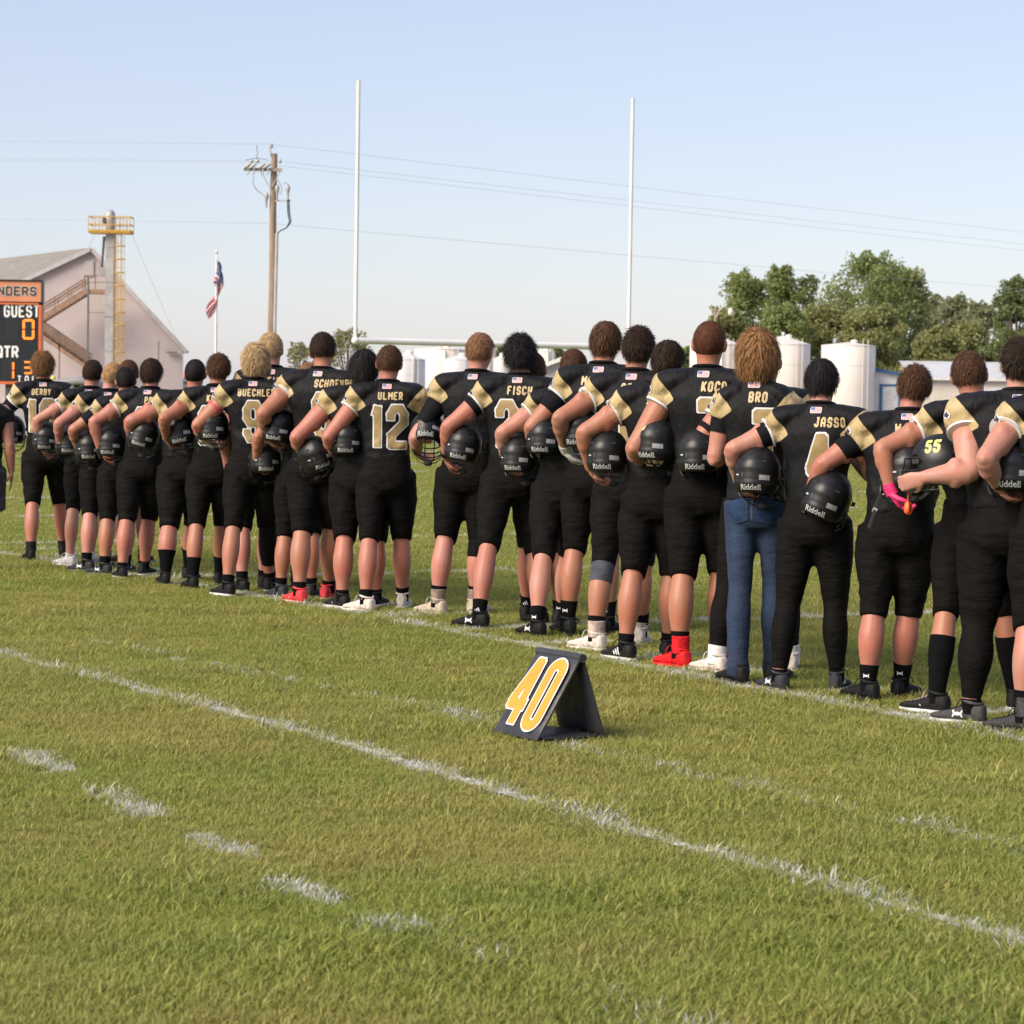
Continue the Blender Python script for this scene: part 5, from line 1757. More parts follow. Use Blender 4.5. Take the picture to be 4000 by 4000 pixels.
# ================================================================== gable building, stairs and leg tower
BY = 200.0
def Q(px, py, Y):
    return atY(px, py, Y)
def siding(name, c1, c2, sc_, rough=.6):
    m, nt, b, N, L = new_mat(name)
    g = nt.nodes.new('ShaderNodeNewGeometry'); sp = nt.nodes.new('ShaderNodeSeparateXYZ'); L.new(g.outputs['Position'], sp.inputs[0])
    w = mathn(nt, 'FRACT', mathn(nt, 'MULTIPLY', sp.outputs[0 if 'vert' in name else 2], sc_))
    st = ramp(nt, w, .75, 1.0)
    nz = ramp(nt, noise(nt, .7, 4), .3, .7)
    L.new(mixc(nt, mathn(nt, 'MULTIPLY', st, .15), mixc(nt, nz, c1, c2), A(c1) * .7), b.inputs['Base Color'])
    b.inputs['Roughness'].default_value = rough
    bump(nt, b, w, .4, .04)
    return m
def barn():
    Mw = siding('siding mauve grey', (.44, .375, .36), (.49, .42, .405), 3.2)
    Mr = mat('shingle tan grey', (.215, .20, .175), .9, .15, 1.5, .5, 6, .03)
    Mt = mat('trim pale', (.42, .39, .385), .6, .1, 2)
    Md = mat('hatch pale', (.40, .375, .36), .6, .06, 2)
    rid, re_, le = Q(360, 978, BY), Q(716, 1363, BY), Q(-240, 1262, BY)
    back = Q(0, 1020, 220.0) - rid; back[2] = 0; back *= 2.2
    r = empty('gable_building', (rid[0], BY, 0))
    tag(r, 'mauve grey steep-gabled storage building with tan roof behind the scoreboard', 'building')
    o = A([rid[0], BY, 0])
    rb, lb = A([re_[0], BY, 0]), A([le[0], BY, 0])
    pts = [rb, re_, rid, le, lb]
    v = [p - o for p in pts] + [p - o + back for p in pts]
    mobj('wall', v, [(0, 1, 2, 3, 4), (9, 8, 7, 6, 5), (0, 5, 6, 1), (4, 3, 8, 9)], Mw, r, False)
    fw = A([0, -.35, 0])
    for nm, e in (('roof', re_), ('roof', le)):
        d = unit(e - rid); ext = e + d * .5
        nrm = unit(np.cross(back, d)); nrm = nrm if nrm[2] > 0 else -nrm
        a = [rid + fw, ext + fw, ext + back, rid + back]
        vv = [p - o + nrm * .03 for p in a] + [p - o + nrm * .22 for p in a]
        ro = mobj(nm, vv, [(3, 2, 1, 0), (4, 5, 6, 7), (0, 1, 5, 4), (1, 2, 6, 5), (2, 3, 7, 6), (3, 0, 4, 7)], Mr, r, False)
        bobj('rake_trim', MB().bar(rid - o + fw * 1.25 + A([0, 0, .10]), ext - o + fw * 1.25 + A([0, 0, .10]), .12, .30), Mt, ro)
    a, b = Q(327, 1079, BY), Q(367, 1019, BY)
    bobj('hatch_door', MB().box(((a[0] + b[0]) / 2 - o[0], -.05, (a[2] + b[2]) / 2), (b[0] - a[0], .12, b[2] - a[2])), Md, r)
    a = Q(516, 1290, BY)
    bobj('corner_panel', MB().box((a[0] - o[0] + 2.0, -.04, 2.6), (.10, .06, 5.0)), Mt, r)
    a, b = Q(651, 1376, BY), Q(694, 1376, BY)
    bobj('lamp_bracket', MB().box(((a[0] + b[0]) / 2 - o[0], -.4, a[2]), (b[0] - a[0], .5, .08)), mat('bracket', (.12, .10, .09)), r)
    # downspout in front
barn()
def stairs():
    Mr = mat('stair brown steel', (.20, .125, .085), .6, .2, 3)
    Mo = mat('stair rust stringer', (.27, .165, .11), .7, .2, 3)
    Md = mat('stair grey post', (.10, .105, .11), .6, .2, 3)
    Yf, Yb = 196.2, 197.6
    a, b = Q(331, 1131, Yf), Q(413, 1131, Yf)
    r = empty('outside_stair', (a[0], 197, 0))
    tag(r, 'brown steel outside stair zigzagging up the gable wall to a landing', 'stair')
    o = A(r.location)
    dY = A([0, Yb - Yf, 0])
    bobj('landing', MB().box((a + b) / 2 - o + dY / 2 + A([0, 0, -.15]), (b[0] - a[0], Yb - Yf, .34)), Mo, r)
    for z in (.55, 1.08):
        bobj('landing_rail', MB().bar(a - o + A([0, 0, z]), b - o + A([0, 0, z]), .07), Mr, r)
    for t in (0, .5, 1):
        q = a * (1 - t) + b * t - o
        bobj('rail_post', MB().bar(q, q + A([0, 0, 1.08]), .07), Mr, r)
    q = Q(345, 1131, Yf); q2 = A([q[0], q[1], 0])
    bobj('support_post', MB().bar(q2 - o, q - o + A([0, 0, 1.0]), .13), Md, r)
    q3 = Q(345, 1220, Yf); q4 = Q(413, 1222, Yf)
    bobj('brace', MB().bar(q3 - o, q4 - o, .05), Md, r)
    def flight(t0, t1, n, nrail):
        p0, p1 = Q(*t0, Yf), Q(*t1, Yf)
        for off in (A([0, 0, 0]), dY):
            bobj('stringer', MB().bar(p0 - o + off, p1 - o + off, .10, .46), Mo, r)
            for k_ in range(nrail):
                z = 1.0 - .28 * k_
                bobj('handrail', MB().bar(p0 - o + off + A([0, 0, z]), p1 - o + off + A([0, 0, z]), .10), Mr, r)
            for t in (.05, .35, .65, .95):
                c = p0 * (1 - t) + p1 * t - o + off
                bobj('rail_post', MB().bar(c, c + A([0, 0, 1.0]), .06), Mr, r)
        for i in range(n):
            t = (i + .5) / n
            c = p0 * (1 - t) + p1 * t - o + dY / 2 + A([0, 0, .14])
            bobj('tread', MB().box(c, (.30, Yb - Yf - .1, .05)), Mo, r)
    flight((331, 1140), (150, 1252), 13, 2)
    flight((150, 1300), (350, 1437), 14, 4)
    for x in (150, 232):
        c = Q(x, 1280 if x == 150 else 1345, Yf)
        bobj('support_post', MB().bar(A([c[0], c[1], 0]) - o, c - o + A([0, 0, .1]), .10), Mr, r)
stairs()
def tower():
    Mg = mat('leg galvanised', (.36, .35, .34), .5, .15, 1.5, metal=.2)
    Mg2 = mat('leg galvanised darker', (.30, .295, .29), .5, .15, 1.5, metal=.2)  # slightly darker galvanised tone for the flanges and spout box
    My = mat('safety yellow', (.50, .29, .035), .55, .12, 3)
    Y = 194.0
    a, b = Q(415, 910, Y), Q(447, 910, Y)
    cx_ = (a[0] + b[0]) / 2; wd = b[0] - a[0]
    r = empty('elevator_leg', (cx_, Y, 0))
    tag(r, 'tall galvanised grain elevator leg with yellow caged platform and ladder', 'elevator leg')
    o = A(r.location)
    zp = a[2]
    L_ = lambda px, py, dy=0.0: Q(px, py, Y) - o + A([0, dy, 0])
    mobj_tr = bobj('trunk', MB().box((0, 0, zp / 2), (wd, wd * .9, zp)), Mg, r)
    for z in np.arange(1.5, zp, 2.6):
        bobj('trunk_flange', MB().box((0, 0, z), (wd + .07, wd * .9 + .07, .07)), Mg2, r)
    # head
    hb = L_(0, 845)[2]; ht = L_(0, 812)[2]
    C = [(0, 0, zp), (0, 0, hb), (0, 0, hb + (ht - hb) * .6), (0, 0, ht - .08), (0, 0, ht)]
    mobj('head_housing', *loft(C, [(q, 0, 0) for q in (wd * .55, wd * .58, wd * .52, wd * .36, wd * .1)], [(0, q, 0) for q in (.5, .55, .5, .35, .1)], 20, 3), Mg, r)
    bobj('drive_motor', MB().box((-wd * .5, -.3, hb - .25), (.5, .4, .4), rotm('Y', 25)), mat('motor dark', (.04, .045, .06), .5), r)
    # platform
    x0, x1 = L_(353, 908)[0], L_(515, 908)[0]
    y0, y1 = -.9, .9
    bobj('platform', MB().box(((x0 + x1) / 2, 0, zp), (x1 - x0, y1 - y0, .12)), My, r)
    for z in (L_(0, 842)[2], L_(0, 872)[2], zp + .12):
        for p, q in (((x0, y0), (x1, y0)), ((x0, y1), (x1, y1)), ((x0, y0), (x0, y1)), ((x1, y0), (x1, y1))):
            bobj('guard_rail', MB().bar((*p, z), (*q, z), .06, .07 if z > zp + .2 else .16), My, r)
    for i in range(7):
        x = x0 + (x1 - x0) * i / 6
        for y in (y0, y1):
            bobj('rail_post', MB().bar((x, y, zp), (x, y, L_(0, 842)[2]), .055), My, r)
    # ladder with cage
    lx0, lx1 = L_(452, 1000)[0], L_(491, 1000)[0]
    ly = -.1
    for x in (lx0, lx0 + .42):
        bobj('ladder_rail', MB().bar((x, ly, .3), (x, ly, zp), .06), My, r)
    for z in np.arange(.8, zp, .6):
        bobj('rung', MB().bar((lx0, ly, z), (lx0 + .42, ly, z), .035), My, r)
    cc = (lx0 + .42 + .1, ly - .2)
    for z in np.arange(3.0, zp - .3, 1.0):
        mobj('cage_hoop', *tube([(lx0 + (lx1 - lx0) * (.5 + .5 * math.cos(t)) , ly - .35 + .40 * math.sin(t), z) for t in np.linspace(0, 6.283, 15)], .035, 5), My, r)
    for t in np.linspace(0, 6.283, 7)[:-1]:
        x, y = lx0 + (lx1 - lx0) * (.5 + .5 * math.cos(t)), ly - .35 + .40 * math.sin(t)
        bobj('cage_strap', MB().bar((x, y, 3.0), (x, y, zp - .2), .03), My, r)
    Ms = mat('spout weathered', (.15, .13, .12), .6, .2, 2)
    mobj('spout', *tube([L_(408, 925, -.1), L_(400, 985, .3), L_(388, 1046, 1.0)], .10, 10), Ms, r)
    bobj('spout_box', MB().box(L_(392, 1060, 1.0), (.5, .5, .7)), Mg2, r)
    for p, q, dy in (((515, 916), (677, 1369), 5), ((372, 913), (290, 985), 5)):
        mobj('guy_wire', *tube([L_(*p), L_(*q, dy)], .009, 4), Mg, r)
tower()

# ================================================================== green utility vehicle, low pale shed
def utility_vehicle():
    Y = 84.0
    Mg = mat('vehicle green', (.028, .15, .035), .35, .12, 2)
    Mgr = mat('vehicle grey cover', (.25, .25, .25), .6, .1, 3)
    Mk = mat('tyre', (.015, .015, .016), .8, .2, 6)
    Myw = mat('vehicle yellow', (.72, .50, .05), .4, .1)
    c = Q(300, 1540, Y)
    r = empty('utility_vehicle', (c[0], Y, 0))
    tag(r, 'green utility vehicle with grey cover parked beyond the field behind the players', 'utility vehicle')
    r.scale = (1.28, 1.28, 1.28)
    C = [(-1.15, 0, .72), (-1.0, 0, .80), (-.3, 0, .84), (.1, 0, .82), (.8, 0, .78), (1.3, 0, .70), (1.42, 0, .66)]
    body = mobj('body', *loft(C, [(0, q, 0) for q in (.45, .62, .66, .66, .64, .56, .3)], [(0, 0, q) for q in (.16, .28, .32, .32, .34, .30, .14)], 20, 4), Mg, r)
    mobj('cover', *loft([(-.95, 0, 1.12), (-.5, 0, 1.20), (.1, 0, 1.27), (.55, 0, 1.22), (.70, 0, 1.12)], [(0, q, 0) for q in (.4, .55, .6, .55, .35)], [(0, 0, q) for q in (.06, .10, .12, .10, .04)], 18, 4), Mgr, r)
    bobj('side_stripe', MB().box((.1, -.665, .98), (2.0, .02, .05)), Myw, r)
    mobj('beacon', *ellipsoid((-.55, -.3, 1.33), (.06, .06, .07)), Myw, r)
    for x in (-.8, .9):
        for s in (-1, 1):
            w = mobj('wheel', *tube([(x, s * .5, .33), (x, s * .52, .33), (x, s * .74, .33), (x, s * .76, .33)], [.28, .33, .33, .27], 18), Mk, r)
            mobj('rim', *tube([(x, s * .75, .33), (x, s * .775, .33)], .17, 14), Myw, w)
utility_vehicle()
def pale_shed():
    Y = 215.0
    a, b = Q(600, 1488, Y), Q(735, 1488, Y)
    r = empty('pale_shed', ((a[0] + b[0]) / 2, Y, 0))
    tag(r, 'low pale shed with grey roof beside the mauve gable building', 'shed')
    w = b[0] - a[0]
    bobj('wall', MB().box((0, 2, a[2] / 2), (w, 4, a[2])), mat('shed cream', (.50, .45, .38), .7), r)
    t = Q(660, 1474, Y)[2]
    mobj('roof', [(-w / 2 - .2, -.2, a[2]), (w / 2 + .2, -.2, a[2]), (w / 2 + .2, 2, t), (-w / 2 - .2, 2, t), (-w / 2 - .2, 4.2, a[2]), (w / 2 + .2, 4.2, a[2])], [(0, 1, 2, 3), (3, 2, 5, 4), (0, 3, 4), (1, 5, 2), (0, 4, 5, 1)], mat('shed roof grey', (.25, .25, .26), .6), r, False)
    bobj('door', MB().box((w * .2, -.03, a[2] * .42), (1.0, .06, a[2] * .8)), mat('shed door', (.30, .27, .24), .6), r)
pale_shed()

# ================================================================== flag and pole
def flag_pole():
    Y = 100.0
    b, t = Q(842, 1400, Y), Q(848, 990, Y)
    r = empty('flagpole', (b[0], Y, 0))
    tag(r, 'thin white flagpole with a ball on top in the open lot', 'flagpole')
    h = t[2]
    mobj('pole', *tube([(0, 0, 0), (0, 0, h * .5), (0, 0, h)], [.055, .045, .03], 10), M_POST, r)
    mobj('finial', *ellipsoid((0, 0, h + .05), (.07, .07, .07)), mat('finial', (.6, .58, .52), .3, metal=.4), r)
    fl = empty('national_flag', (b[0], Y, Q(848, 1018, Y)[2]))
    tag(fl, 'red white and blue striped flag hanging limp from the white flagpole', 'flag')
    nu, nv = 40, 20
    V, UV, F = [], [], []
    for i in range(nu + 1):
        for j in range(nv + 1):
            u, v = i / nu, j / nv           # u along the fly, v down the hoist
            # the fly has dropped: cloth hangs from the upper corner
            ang = R(77) * smoothstep(0, .20, u) + R(12) * u
            x = .07 + u * 1.05 * math.cos(ang) * 1.3 + .05 * math.sin(v * 6 + u * 2)
            down = v * .92 * (1 - .25 * u) + u * 1.42 * math.sin(min(ang, R(88)))
            x += -.10 + .16 * (1 - v) * math.sin(u * 3.1) - .30 * smoothstep(.55, 1.0, u) * (1 - .3 * v) - .10 * v * smoothstep(.3, .8, u)
            y = .10 * math.sin(u * 9 + v * 7) + .07 * math.sin(v * 13 + u * 3)
            V.append((x, y, -down)); UV.append((u, 1 - v, 0))
    for i in range(nu):
        for j in range(nv):
            a = i * (nv + 1) + j
            F.append((a, a + 1, a + nv + 2, a + nv + 1))
    m, nt, bs, N, L = new_mat('flag cloth')
    s = nt.nodes.new('ShaderNodeSeparateXYZ'); L.new(attr(nt, 'uvw').outputs['Vector'], s.inputs[0])
    st = mathn(nt, 'GREATER_THAN', mathn(nt, 'FRACT', mathn(nt, 'MULTIPLY', s.outputs[1], 6.5)), .5)
    c = mixc(nt, st, (.50, .03, .045), (.72, .68, .68))
    can = mathn(nt, 'MULTIPLY', mathn(nt, 'LESS_THAN', s.outputs[0], .40), mathn(nt, 'GREATER_THAN', s.outputs[1], .4615))
    du = mathn(nt, 'ABSOLUTE', mathn(nt, 'SUBTRACT', mathn(nt, 'FRACT', mathn(nt, 'MULTIPLY', s.outputs[0], 15)), .5))
    dv = mathn(nt, 'ABSOLUTE', mathn(nt, 'SUBTRACT', mathn(nt, 'FRACT', mathn(nt, 'MULTIPLY', s.outputs[1], 11)), .5))
    star = mathn(nt, 'LESS_THAN', mathn(nt, 'ADD', du, dv), .24)
    c = mixc(nt, can, c, mixc(nt, star, (.03, .045, .14), (.6, .6, .62)))
    L.new(c, bs.inputs['Base Color']); bs.inputs['Roughness'].default_value = .8
    tr = nt.nodes.new('ShaderNodeBsdfTranslucent'); L.new(c, tr.inputs['Color'])
    ms = nt.nodes.new('ShaderNodeMixShader'); ms.inputs[0].default_value = .3
    L.new(bs.outputs[0], ms.inputs[1]); L.new(tr.outputs[0], ms.inputs[2]); L.new(ms.outputs[0], N['Material Output'].inputs['Surface'])
    me = mesh_data('cloth', V, F, m)
    me.attributes.new('uvw', 'FLOAT_VECTOR', 'POINT').data.foreach_set('vector', A(UV).astype(np.float32).ravel())
    me.transform(Matrix.Scale(1.13, 4))
    obj('cloth', me, fl)
    mobj('halyard', *tube([(.05, 0, .1), (.055, 0, -1.2), (.05, 0, -4)], .006, 4), M_POST, fl)
flag_pole()

# ================================================================== utility poles and wires
M_WOOD = mat('pole wood', (.27, .195, .14), .85, .25, 3, .6, 14, .02, stretch=(3, 3, .25))
M_INS = mat('insulator grey', (.36, .35, .34), .35, .1)
M_COND = mat('conduit grey', (.40, .39, .38), .45, .1, 2)
M_CABLE = mat('cable black', (.02, .02, .022), .6, .1)
M_WIRE = mat('wire aluminium', (.45, .46, .47), .5, .1)
PY = 103.0
def utility_pole():
    b, t = Q(1056, 1700, PY), Q(1070, 600, PY)
    r = empty('utility_pole', (t[0], PY, 0))
    tag(r, 'weathered wooden utility pole with crossarm, insulators and cable riser', 'utility pole')
    o = A(r.location)
    L_ = lambda px, py, dy=0.0: Q(px, py, PY) - o + A([0, dy, 0])
    h = t[2]
    n = 14
    mobj('pole', *tube([(.015 * math.sin(i), 0, h * i / n) for i in range(n + 1)], np.linspace(.185, .125, n + 1), 14), M_WOOD, r)
    bobj('top_bracket', MB().bar(L_(1058, 610, -.1), L_(1058, 568, -.1), .05), M_INS, r)
    mobj('insulator', *tube([L_(1059, 578, -.1), L_(1059, 571, -.1), L_(1059, 562, -.1)], [.08, .10, .05], 10), M_INS, r)
    z = L_(0, 648)[2]
    x0, x1 = L_(955, 648)[0], L_(1104, 648)[0]
    bobj('crossarm', MB().bar((x0, -.2, z), (x1, -.2, z), .11, .12), mat('crossarm wood', (.33, .28, .23), .8, .2, 4), r)
    for px in (985, 1008, 1095):
        q = L_(px, 640, -.2)
        mobj('insulator', *tube([q, q + A([0, 0, .06]), q + A([0, 0, .10]), q + A([0, 0, .16])], [.03, .07, .075, .035], 10), M_INS, r)
    for px in (968, 990, 1025, 1045):          # fused cutouts
        q = L_(px, 652, -.35)
        mobj('cutout', *tube([q + A([-.14, 0, -.08]), q, q + A([.14, -.02, .10])], [.05, .075, .05], 8), M_INS, r)
        mobj('cutout_fuse', *tube([q + A([.05, -.05, -.05]), q + A([.08, -.05, -.30]), q + A([-.02, -.05, -.33])], .028, 6), M_COND, r)
    for s in (1020, 1096):
        bobj('brace', MB().bar((L_(s, 655)[0], -.2, z - .05), L_(1057 if s < 1060 else 1063, 735, -.17), .035, .035), M_INS, r)
    # cable terminations on the right
    bobj('bracket', MB().bar(L_(1075, 785, -.1), L_(1135, 785, -.1), .06), M_COND, r)
    for px, py in ((1126, 745), (1084, 745), (1042, 775)):
        q = L_(px, py, -.15)
        mobj('termination', *tube([q + A([0, 0, -.38]), q + A([0, 0, -.1]), q, q + A([0, 0, .08]), q + A([0, 0, .16]), q + A([0, 0, .24])], [.035, .05, .08, .10, .08, .03], 10), M_INS, r)
    for dx in (0, 6):
        mobj('riser_cable', *tube([L_(1124 + dx, 780, -.15), L_(1126 + dx, 830, -.15), L_(1132 + dx, 868, -.15), L_(1122, 890, -.15), L_(1096, 902, -.12), L_(1083, 915, -.1)], .025, 6), M_CABLE, r)
    mobj('riser_conduit', *tube([L_(1083, 912, -.12), L_(1075, 1250, -.12), A([L_(1070, 1500)[0], -.12, 0])], .065, 10), M_COND, r)
    for pts in ([(993, 690), (990, 720), (1005, 745), (1040, 770)], [(1085, 700), (1104, 735), (1098, 760), (1088, 748)], [(1108, 720), (1122, 716), (1130, 735)], [(1050, 628), (1005, 618), (960, 628)], [(1005, 568), (1008, 600), (1003, 625)]):
        mobj('jumper', *tube([L_(*q, -.2) for q in pts], .011, 5), M_CABLE, r)
utility_pole()
def wire(label, pts, rad=.0065, sag=0.0):
    P = []
    for (a, b) in zip(pts[:-1], pts[1:]):
        n = 10
        for i in range(n):
            t = i / n
            P.append(a * (1 - t) + b * t - A([0, 0, sag * 4 * t * (1 - t)]))
    P.append(pts[-1])
    o = mobj('power_line', *tube(P, rad, 5), M_WIRE)
    tag(o, label, 'power line', 'overhead wires')
YR, YL = 172.0, 103.0
def run(label, left, mids, right, sag):
    """left and right: the wire's photo points near the frame edges; it goes on level to the next poles"""
    L0, M0, M1, R0 = Q(0, left, YL), Q(*mids[0], PY), Q(*mids[-1], PY), Q(4700, right, YR)
    le = M0 + (L0 - M0) * 4.4; le[2] = M0[2] + (L0[2] - M0[2]) * 1.2
    re_ = M1 + (R0 - M1) * 1.5; re_[2] = R0[2]
    wire(label, [le] + [Q(*m_, PY) for m_ in mids] + [re_], sag=sag)
    return le, re_
ENDS = run('topmost overhead wire strung over the wooden pole top', 549, [(1059, 563)], 975, .06)
run('overhead wire tied at the left insulator of the crossarm', 620, [(985, 628), (1095, 630)], 1018, .06)
run('overhead wire tied at the right insulator of the crossarm', 640, [(1008, 632), (1095, 648)], 1052, .08)
run('lowest overhead wire fixed midway down the wooden pole', 828, [(1045, 872)], 1180, .10)
for e, lab in zip(ENDS, ('wooden utility pole where the wires end, past the scoreboard', 'wooden utility pole where the wires end, past the tree belt')):
    src = [o for o in bpy.data.objects if o.name == 'utility_pole'][0]
    c = src.copy(); COL.objects.link(c); c.location = (e[0], e[1], 0); c['label'] = lab
    for ch in src.children:
        d = ch.copy(); COL.objects.link(d); d.parent = c

# ================================================================== tanks
def tank_mat():
    m, nt, b, N, L = new_mat('tank white paint')
    nz = ramp(nt, noise(nt, 1.2, 5, stretch=(2, 2, .4)), .35, .75)
    L.new(mixc(nt, nz, (.66, .60, .53), (.71, .66, .60)), b.inputs['Base Color'])
    b.inputs['Roughness'].default_value = .42
    return m
M_TANK = tank_mat()
M_TANKG = mat('tank grey white', (.60, .58, .565), .4, .06, 1)
M_PIPE = mat('tank pipe white', (.70, .67, .63), .45, .06)
def tank(x0, x1, ytop, Y, label, cone=0, m_=None, vent=None, logo=False, ladder=True, lip=True):
    m_ = m_ or M_TANK
    a, b = Q(x0, ytop, Y), Q(x1, ytop, Y)
    rad = (b[0] - a[0]) / 2
    r = empty('storage_tank', ((a[0] + b[0]) / 2, Y + rad, 0))
    tag(r, label, 'tank', 'white liquid storage tanks')
    h = a[2]; ap = cone * Y / F_PX
    mobj('shell', *tube([(0, 0, 0), (0, 0, .02), (0, 0, h * .5), (0, 0, h - .02), (0, 0, h)], [rad * .99, rad, rad, rad, rad * .985], 48), m_, r)
    mobj('roof', *tube([(0, 0, h - .02), (0, 0, h + .02), (0, 0, h + ap * .5 + .03), (0, 0, h + ap + .05)], [rad * 1.012, rad * 1.008, rad * .55, rad * .08], 48), m_, r)
    if lip:
        for z in np.arange(h * .25, h, h * .25):
            mobj('seam_band', *tube([(0, 0, z - .02), (0, 0, z + .02)], rad * 1.004, 48), m_, r)
    mobj('hatch', *tube([(rad * .2, -.1, h + ap * .6), (rad * .2, -.1, h + ap * .8 + .16), (rad * .2, -.1, h + ap * .8 + .20)], [.18, .18, .10], 14), M_PIPE, r)
    if vent == 'pipe':
        mobj('overflow_pipe', *tube([(-.15, -.2, h + ap * .5), (-.15, -.2, h + .42), (.2, -.2, h + .46), (.2, -.2, h + .1), (.2, -rad - .06, h - .1), (.2, -rad - .06, .2)], .045, 8), M_PIPE, r)
    if vent == 'cap':
        mobj('vent_cap', *tube([(0, 0, h + ap), (0, 0, h + ap + .14), (0, 0, h + ap + .15), (0, 0, h + ap + .24)], [.05, .05, .12, .04], 12), M_PIPE, r)
    if vent == 'down':
        mobj('drop_pipe', *tube([(rad * .3, -rad * .5, h + ap * .4), (rad * .45, -rad * .93, h + .05), (rad * .46, -rad * .96, h - .2), (rad * .40, -rad * .97, .3)], .05, 8), M_PIPE, r)
    if ladder:
        t = R(-62)
        c, s = math.cos(t), math.sin(t)
        for off in (-.16, .16):
            bobj('ladder_rail', MB().bar(((rad + .1) * c - s * off, (rad + .1) * s + c * off, .3), ((rad + .1) * c - s * off, (rad + .1) * s + c * off, h + .3), .03), M_PIPE, r)
    if logo:
        lx, rx = Q(1545, 1488, Y), Q(1602, 1458, Y)
        f, tot = text_sdf('FC', .36, .26, .06, .055)
        cxp = r.location[0]
        bv = BVHTree.FromPolygons([tuple(v.co) for v in r.children[0].data.vertices], [tuple(p.vertices) for p in r.children[0].data.polygons])
        sh_ = r.children[0]
        decal('lettering', f, (-.01, tot + .01, -.01, .38), .02, (lx[0] - cxp, -4, lx[2] + .02), (1, 0, 0), (0, 0, 1), (0, 1, 0), bv, .012, mat('logo red', (.55, .06, .04), .5, 0), sh_)
        leaf = lambda u, v: np.maximum(np.abs(np.hypot(u - .30, v + .15) - .62) - .045 * np.clip(u * 1.6 + .3, 0, 1.3), np.maximum(-u, .28 - v))
        decal('leaf_mark', leaf, (-.1, 1.1, .2, .7), .02, (lx[0] - cxp + .02, -4, lx[2] + .02), (1, 0, 0), (0, 0, 1), (0, 1, 0), bv, .012, mat('logo green', (.03, .22, .06), .5, 0), sh_)
tank(3222, 3435, 1347, 128, 'wide white tank with near-flat top beside the blue-trimmed building', cone=10)
tank(2962, 3178, 1342, 131, 'white cone-roofed tank with capped vent, between the wavy-haired and black-haired heads', cone=30, vent='cap')
tank(2702, 2905, 1342, 133, 'white cone-roofed tank with looped pipe behind the shaved head', cone=30, vent='pipe')
tank(1614, 1832, 1362, 140, 'largest cream tank rising behind the shorter tanks under the crossbar', cone=8, vent='pipe')
tank(1500, 1660, 1402, 122, 'grey-white tank with red FC letters behind number 12', cone=24, m_=M_TANKG, logo=True, vent='down')
tank(1726, 1856, 1405, 124, 'short domed grey-white tank in front of the largest cream tank', cone=16, m_=M_TANKG)
tank(1850, 1938, 1366, 146, 'narrow white tank half hidden behind the sandy-haired head', cone=6)
tank(1928, 1990, 1402, 126, 'small white tank between the sandy-haired and black curly heads', cone=12, ladder=False)
tank(2080, 2170, 1373, 138, 'white tank with looped pipe behind the small shed', cone=5, vent='pipe')

# ================================================================== small buildings on the right
def small_shed():
    Y = 108.0
    r0, r1 = Q(2096, 1437, Y), Q(2215, 1392, Y)
    r = empty('lean_to_shed', ((r0[0] + r1[0]) / 2, Y, 0))
    tag(r, 'small grey shed with white-edged sloping roof below the crossbar', 'shed')
    o = A(r.location)
    w = r1[0] - r0[0]
    Ms = siding('siding vert shed', (.36, .35, .34), (.42, .41, .40), 4)
    mobj('wall', [(-w * .35, 0, 0), (w * .5, 0, 0), (w * .5, 0, r1[2] - .1), (-w * .35, 0, r0[2] + .12), (-w * .35, 2.4, 0), (w * .5, 2.4, 0), (w * .5, 2.4, r1[2] - .1), (-w * .35, 2.4, r0[2] + .12)],
         [(0, 1, 2, 3), (5, 4, 7, 6), (1, 5, 6, 2), (4, 0, 3, 7)], Ms, r, False)
    ro = bobj('roof', MB().bar(r0 - o + A([0, 1.2, 0]), r1 - o + A([0, 1.2, 0]), 3.0, .07), mat('shed roof pale', (.55, .52, .48), .5), r)
    bobj('fascia', MB().bar(r0 - o + A([0, -.32, -.02]), r1 - o + A([0, -.32, -.02]), .04, .16), mat('shed fascia', (.66, .63, .58), .5), ro)
    bobj('door', MB().box((w * .18, -.03, .95), (.75, .05, 1.8)), mat('shed door grey', (.18, .18, .18), .5), r)
small_shed()
def blue_building():
    Y = 129.5
    a, b = Q(3405, 1443, Y), Q(3540, 1470, Y)
    r = empty('blue_trim_building', ((a[0] + b[0]) / 2, Y, 0))
    tag(r, 'white ribbed metal building with blue roof edge and blue door frame', 'building')
    o = A(r.location)
    Mv = siding('siding vert white', (.60, .60, .60), (.66, .655, .65), 3.4)
    Mb = mat('trim blue', (.025, .10, .22), .5, .1)
    x0, x1 = a[0] - o[0], b[0] - o[0]
    mobj('wall', [(x0, 0, 0), (x1, 0, 0), (x1, 0, b[2]), (x0, 0, a[2]), (x0, 6, 0), (x1, 6, 0), (x1, 6, b[2]), (x0, 6, a[2])], [(0, 1, 2, 3), (1, 5, 6, 2), (4, 0, 3, 7), (5, 4, 7, 6)], Mv, r, False)
    bobj('roof', MB().bar((x0 - .1, 3, a[2] + .03), (x1 + .15, 3, b[2] + .03), 6.4, .08), mat('roof blue', (.03, .11, .24), .4), r)
    bobj('roof_trim', MB().bar((x0 - .1, -.22, a[2] + .03), (x1 + .15, -.22, b[2] + .03), .05, .16), Mb, r)
    d = Q(3441, 1508, Y)
    for xo in (0, .95):
        bobj('door_frame', MB().bar((d[0] - o[0] + xo, -.03, 0), (d[0] - o[0] + xo, -.03, d[2]), .13), Mb, r)
    bobj('door', MB().box((d[0] - o[0] + .48, -.02, d[2] / 2), (.82, .04, d[2])), mat('door pale', (.5, .5, .5), .5), r)
    bobj('door_frame', MB().bar((d[0] - o[0] - .07, -.03, d[2] + .05), (d[0] - o[0] + 1.02, -.03, d[2] + .05), .10), Mb, r)
blue_building()
